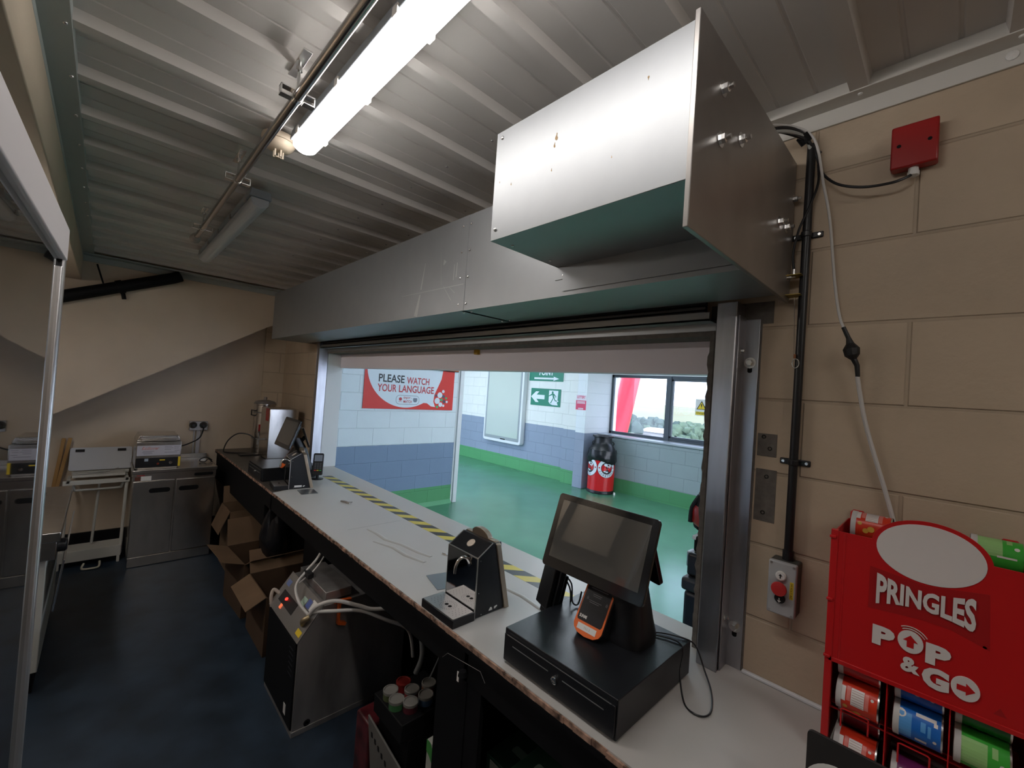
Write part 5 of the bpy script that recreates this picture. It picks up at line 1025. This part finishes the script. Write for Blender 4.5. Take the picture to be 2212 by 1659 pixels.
text('lettering', 'ENJOY', (2.955, TY-.0006, 1.517), PY, UZ, M_pr, bd, h=.036, w=.105, bold=.02); text('lettering', 'THE', (3.066, TY-.0006, 1.53), PY, UZ, M_pr, bd, h=.012, w=.02); text('lettering', 'MATCH', (2.955, TY-.0006, 1.469), PY, UZ, M_pr, bd, h=.036, w=.13, bold=.02); text('lettering', 'EFL', (2.885, TY-.0006, 1.478), PY, UZ, M_pr, bd, h=.014, w=.045)
build('ball_emblem', MB().slab((2.908, TY-.0006, 1.52), PY, UZ, circ(.023, 20), .0004), M_pr, bd); build('shield_emblem', MB().slab((3.135, TY-.0006, 1.512), PY, UZ, [(-.03, .028), (.03, .028), (.034, -.004), (.018, -.03), (-.018, -.03), (-.034, -.004)], .0004), mat('emblem_grey', (.20, .22, .28), .4), bd)
for (x, z, r, c) in ((3.540, 1.60, .042, 'w'), (3.595, 1.655, .023, 'w'), (3.475, 1.59, .018, 'k'), (3.605, 1.582, .024, 'k'), (3.655, 1.558, .017, 'g'), (3.50, 1.515, .045, 'w'), (3.572, 1.532, .021, 'g'), (3.620, 1.508, .024, 'k'), (3.668, 1.505, .018, 'w'), (3.560, 1.462, .033, 'w'), (3.612, 1.447, .018, 'w'), (3.505, 1.428, .020, 'g')):
    build('dot', MB().slab((x, TY+.001, z), PY, UZ, circ(r, 22), .001), {'w': M_pw, 'k': mat('dot_slate', (.07, .08, .12), .4), 'g': mat('dot_green', (.06, .42, .16), .4)}[c], bd)
t = thing('sign', 'orange sign edge just showing above the language sign near the door frame', 'sign', (3.72, PYY, 1.955)); build('board', MB().box(3.40, 3.835, PYY-.03, PYY-.012, 1.965, 2.4), mat('sign_orange', (.60, .14, .04), .5), t); build('dark_edge', MB().box(3.40, 3.835, PYY-.032, PYY-.010, 1.955, 1.965), M_blkm, t)
# big wall display case
t = thing('display_case', 'tall white framed empty display case on the far block wall', 'display case', (6.68, 7.15, .555))
build('case', MB().slab((6.749, 7.165, 1.62), NX, UZ, rrect(1.26, 2.13, .07), .12), M_whitep, t, bevel=.012)
build('inner_frame', MB().slab((6.629, 7.165, 1.63), NX, UZ, rrect(1.16, 2.02, .03), .003), mat('frame_grey', (.30, .33, .34), .35), t)
build('panel', MB().slab((6.626, 7.165, 1.64), NX, UZ, rrect(1.06, 1.90, .01), .002), mat('case_panel', (.50, .55, .50), .12, coat=.5), t); build('lock', MB().slab((6.626, 7.10, .635), NX, UZ, rrect(.16, .022, .004), .004), M_blkm, t)
FX_ = 6.748
t = thing('sign', 'green emergency exit sign with white arrow and running figure on the far wall', 'sign', (FX_, 6.0, 1.47))
bd = build('board', MB().slab((FX_, 5.99, 1.655), NX, UZ, rrect(.835, .365, .008), .006), M_green, t); q_ = FX_-.006
build('arrow', MB().slab((q_, 6.21, 1.655), NX, UZ, [(-.19, 0), (-.05, .115), (.04, .115), (-.03, .045), (.20, .045), (.20, -.045), (-.03, -.045), (.04, -.115), (-.05, -.115)], .001), M_pw, bd)
build('doorway', MB().slab((q_, 5.765, 1.655), NX, UZ, [(-.125, .15), (.125, .15), (.115, -.05), (.15, -.06), (.10, -.09), (.13, -.15), (-.02, -.15), (-.08, -.13), (-.125, -.09)], .001), M_pw, bd)
man = MB(); q2 = q_-.0012
man.slab((q2, 5.79, 1.765), NX, UZ, circ(.025, 16), .0006)
for P in ([(-.03, .085), (.02, .085), (.045, -.01), (.0, -.01)], [(-.03, .085), (-.115, .035), (-.115, .018), (-.02, .055)], [(.02, .085), (.085, .03), (.08, .0), (.065, .0), (.068, .025), (.02, .055)], [(.0, -.01), (.02, -.01), (-.045, -.125), (-.07, -.12)], [(.02, -.01), (.045, -.01), (.068, -.05), (.115, -.06), (.115, -.078), (.055, -.07)]):
    man.slab((q2, 5.775, 1.66), NX, UZ, P, .0006)
build('running_figure', man, M_green, bd)
t = thing('sign', 'green sign reading POINT with a white arrow pointing right, above the exit sign', 'sign', (FX_, 6.0, 2.0))
bd = build('board', MB().slab((FX_, 6.01, 2.16), NX, UZ, rrect(.955, .33, .006), .006), M_green, t); build('arrow', MB().slab((q_, 6.0, 2.052), NX, UZ, [(-.34, .018), (.22, .018), (.20, .045), (.36, 0), (.20, -.045), (.22, -.018), (-.34, -.018)], .001), M_pw, bd)
text('lettering', 'POINT', (q_, 6.20, 2.118), NX, UZ, M_pw, bd, h=.115, w=.40, bold=.03)
t = thing('poster', 'small pink and white lottery notice on the pillar', 'notice', (6.548, 4.92, 1.47))
bd = build('sheet', MB().slab((6.549, 4.905, 1.56), NX, UZ, rrect(.235, .18, .003), .001), mat('notice_pink', (.62, .05, .12), .5), t); bk = build('top_sheet', MB().slab((6.549, 4.905, 1.70), NX, UZ, rrect(.235, .10, .003), .001), mat('notice_white', (.7, .62, .68), .5), t)
text('lettering', 'LOTTERY', (6.5475, 5.0, 1.685), NX, UZ, mat('notice_pink'), bk, h=.055, w=.19, bold=.03)
ln = MB()
for (z, w_) in ((1.632, .19), (1.612, .18), (1.595, .19), (1.50, .12), (1.487, .12)): ln.slab((6.548, 4.905, z), NX, UZ, rrect(w_, .010, .002), .0006)
build('printed_lines', ln, mat('notice_white'), bd)
t = thing('sign', 'small white and yellow Danger warning sign on the window glass edge', 'sign', (7.383, 3.0, 1.54))
bd = build('board', MB().slab((7.384, 2.99, 1.675), NX, UZ, rrect(.21, .285, .006), .003), M_white, t); tr_ = build('triangle', MB().slab((7.381, 2.99, 1.70), NX, UZ, [(-.085, -.06), (.085, -.06), (0, .09)], .0008), M_blk, bd); build('triangle_fill', MB().slab((7.380, 2.99, 1.697), NX, UZ, [(-.066, -.048), (.066, -.048), (0, .07)], .0006), M_yel, bd)
build('exclamation', MB().slab((7.3793, 2.99, 1.70), NX, UZ, [(-.007, -.012), (.007, -.012), (.010, .035), (-.010, .035)], .0005).slab((7.3793, 2.99, 1.672), NX, UZ, circ(.007, 10), .0005), M_blk, bd)
yb = build('yellow_strip', MB().slab((7.3805, 2.99, 1.575), NX, UZ, rrect(.19, .055, .003), .0006), M_yel, bd); text('lettering', 'Danger', (7.3798, 2.99, 1.577), NX, UZ, M_blk, yb, h=.038, w=.155, align='C', depth=.0004)
# milk churn shaped litter bin
BXc, BYc = 6.70, 4.46
t = thing('litter_bin', 'red and black churn shaped litter bin with club crests beside the pillar', 'litter bin', (BXc, BYc, 0))
build('base_ring', MB().lathe([(.235, 0), (.247, .01), (.247, .05), (.24, .06)], (BXc, BYc, 0), 40), M_blk, t, smooth=True)
dm = build('drum', MB().lathe([(.240, .055), (.240, .70)], (BXc, BYc, 0), 48), mat('bin_red', (.60, .015, .02), .22), t, smooth=True)
build('shoulder', MB().lathe([(.244, .69), (.244, .76), (.235, .79), (.19, .86), (.165, .89), (.160, .90), (.160, 1.0), (.19, 1.01), (.19, 1.035), (.16, 1.04), (.12, 1.03), (.12, .95), (0, .94)], (BXc, BYc, 0), 40), M_blk, t, smooth=True)
for s in (-1, 1):
    a = math.radians(225+s*80); c_, s_ = math.cos(a), math.sin(a); build('handle', MB().tube([(BXc+.16*c_, BYc+.16*s_, .93), (BXc+.19*c_, BYc+.19*s_, .92), (BXc+.20*c_, BYc+.20*s_, .89), (BXc+.18*c_, BYc+.18*s_, .86)], .009, 8, 4), M_blk, t, smooth=True)
r = random.Random(4); lin = []; n_ = 40
for i, (rr, z) in enumerate(((.246, .78), (.256, .72), (.262, .66), (.260, .60), (.246, .56))): lin.append([(rr+r.uniform(-.008, .012), z+r.uniform(-.012, .012)+(.035*math.sin(k*2*PI/n_*2+1) if i > 2 else 0)) for k in range(n_)])
vs = []
for row in lin:
    for k, (rr, z) in enumerate(row): a = 2*PI*k/n_; vs.append((BXc+rr*math.cos(a), BYc+rr*math.sin(a), z))
build('liner', MB().add(vs, [(i*n_+k, i*n_+(k+1) % n_, (i+1)*n_+(k+1) % n_, (i+1)*n_+k) for i in range(4) for k in range(n_)]), M_bag, t, smooth=True)
def on_drum(a0, zc, pts, off): # wrap outline points (u,v) on the drum about angle a0
    return [(BXc+(.240+off)*math.cos(a0-u*1.1/.240), BYc+(.240+off)*math.sin(a0-u*1.1/.240), zc+v*1.1) for u, v in pts]
def disc(a0, zc, r0, r1, off, m_, nm, par, n=40):
    mb = MB(); vs = on_drum(a0, zc, [(r1*math.cos(2*PI*k/n), r1*math.sin(2*PI*k/n)) for k in range(n)], off)+on_drum(a0, zc, [(r0*math.cos(2*PI*k/n), r0*math.sin(2*PI*k/n)) for k in range(n)], off)
    mb.add(vs, [(k, (k+1) % n, n+(k+1) % n, n+k) for k in range(n)]); return build(nm, mb, m_, par)
def crest(a0, word, wa0, wa1, extra=None, top=True):
    zc = .47
    rg = disc(a0, zc, .098, .150, .0018, M_pw, 'crest_ring', dm); disc(a0, zc, .150, .155, .0016, M_pk, 'crest_outline', dm); disc(a0, zc, .004, .098, .0016, M_pk, 'crest_disc', dm)
    def word_(wd, w0, w1, inner):
        cu_n = len(wd)
        for i, ch in enumerate(wd):
            if ch == ' ': continue
            th = math.radians(w0+(w1-w0)*(i+.5)/cu_n); rc = .124
            # u runs along the drum to the right of the viewer (towards decreasing angle is right)
            cx, cz = rc*math.cos(th), rc*math.sin(th); ra = th+PI/2 if inner else th-PI/2
            def fn(a, b, ra=ra, cx=cx, cz=cz): return cx+math.cos(ra)*(a)-math.sin(ra)*(b), cz+math.sin(ra)*(a)+math.cos(ra)*(b)
            cu = bpy.data.curves.new('t', 'FONT'); cu.body = ch; cu.align_x = 'CENTER'; cu.align_y = 'CENTER'; cu.size = .042; cu.offset = .0006; cu.resolution_u = 2
            tt = bpy.data.objects.new('t', cu); C.objects.link(tt); me = bpy.data.meshes.new_from_object(tt.evaluated_get(bpy.context.evaluated_depsgraph_get())); bpy.data.objects.remove(tt)
            pts = [fn(v_.co.x, v_.co.y) for v_ in me.vertices]
            LET.add(on_drum(a0, zc, [(u_, v_) for u_, v_ in pts], .0032), [tuple(p.vertices) for p in me.polygons])
    global LET; LET = MB(); word_(word, wa0, wa1, True)
    if extra: word_(*extra)
    build('lettering', LET, M_pk, rg)
    for th in ((178, 2) if top else (2, 178)):
        c = .124*math.cos(math.radians(th)), .124*math.sin(math.radians(th)); build('crest_dot', MB().add(on_drum(a0, zc, [(c[0]+.012*math.cos(q), c[1]+.012*math.sin(q)) for q in [2*PI*k/14 for k in range(14)]], .003), [tuple(range(14))]), mat('bin_red'), rg)
    em = MB(); r_ = random.Random(2)
    for (cx, cz, rx, rz) in ((-.03, .045, .045, .028), (.02, .055, .03, .022), (.0, -.06, .022, .012), (.035, -.05, .018, .012), (-.05, .01, .012, .014)): em.add(on_drum(a0, zc, [(cx+rx*math.cos(q), cz+rz*math.sin(q)) for q in [2*PI*k/16 for k in range(16)]], .003), [tuple(range(16))])
    build('crest_shape', em, M_pw, rg)
    em = MB()
    for (cx, cz, rx, rz) in ((-.005, .002, .055, .022), (.03, -.018, .03, .016)): em.add(on_drum(a0, zc, [(cx+rx*math.cos(q), cz+rz*math.sin(q)) for q in [2*PI*k/16 for k in range(16)]], .0034), [tuple(range(16))])
    build('crest_shape', em, mat('bin_red'), rg)
AV = math.atan2(-BYc, -BXc)
crest(AV+.42, 'FOOTBALL', 198, 342); crest(AV-1.02, 'CLUB', 250, 342, ('EY', 40, 8, False))
tag(build('bottle_cap', MB().lathe([(.018, 0), (.02, .03), (.014, .045), (0, .046)], (6.72, 4.17, 0), 12), M_white, smooth=True), 'tiny white cup on the floor at the foot of the litter bin', 'cup')
# tool cases and a rucksack at the right edge of the hatch
t = thing('tool_case_stack', 'stack of black wheeled tool cases just outside the hatch at its right end', 'tool cases', (2.25, .72, 0))
b1 = build('large_case', MB().box(2.0, 2.42, .40, .845, .03, .86), M_blk, t, bevel=.02); build('large_lid', MB().box(1.99, 2.43, .39, .855, .86, .92), mat('case_grey', (.03, .03, .033), .45), t, bevel=.015)
build('middle_case', MB().box(2.02, 2.40, .42, .845, .92, 1.03), M_blk, t, bevel=.015); build('latch', MB().box(2.06, 2.12, .845, .862, .95, 1.02), mat('latch_silver', (.5, .5, .52), .3, .9), t, bevel=.004); build('latch', MB().box(2.06, 2.11, .845, .855, .66, .84), mat('latch_silver'), t, bevel=.004)
build('top_tray', MB().box(2.05, 2.38, .46, .83, 1.03, 1.10), M_blkm, t, bevel=.01); lbl(build('side_badge', MB().box(2.1, 2.2, .83, .834, 1.035, 1.085), M_redp, t), 'red badge'); build('pale_rail', MB().box(2.05, 2.38, .82, .836, 1.086, 1.102), M_white, t)
for x in (2.05, 2.37): build('wheel', MB().lathe([(.05, 0), (.05, .03)], (x, .84, .05), 20, 'y'), M_blkm, t)
t = thing('rucksack', 'red and black rucksack on the tool cases at the right end of the hatch', 'rucksack', (2.2, .70, 1.10))
build('bag', MB().lathe([(.13, 0), (.17, .03), (.175, .12), (.15, .19), (.09, .235), (.03, .25)], (2.2, .715, 1.10), 20), M_blkm, t, smooth=True); lbl(build('red_pocket', MB().lathe([(.172, .045), (.181, .06), (.180, .12), (.170, .135)], (2.2, .715, 1.10), 20), M_redp, t, smooth=True), 'red pocket band')
build('top_handle', MB().tube([(2.18, .76, 1.32), (2.18, .80, 1.345), (2.18, .84, 1.33), (2.18, .85, 1.28)], .015, 8, 4), mat('orange_red', (.5, .05, .03), .5), t, smooth=True); build('strap', MB().tube([(2.12, .84, 1.28), (2.1, .865, 1.22), (2.1, .87, 1.15)], .012, 8, 4), M_blk, t, smooth=True)
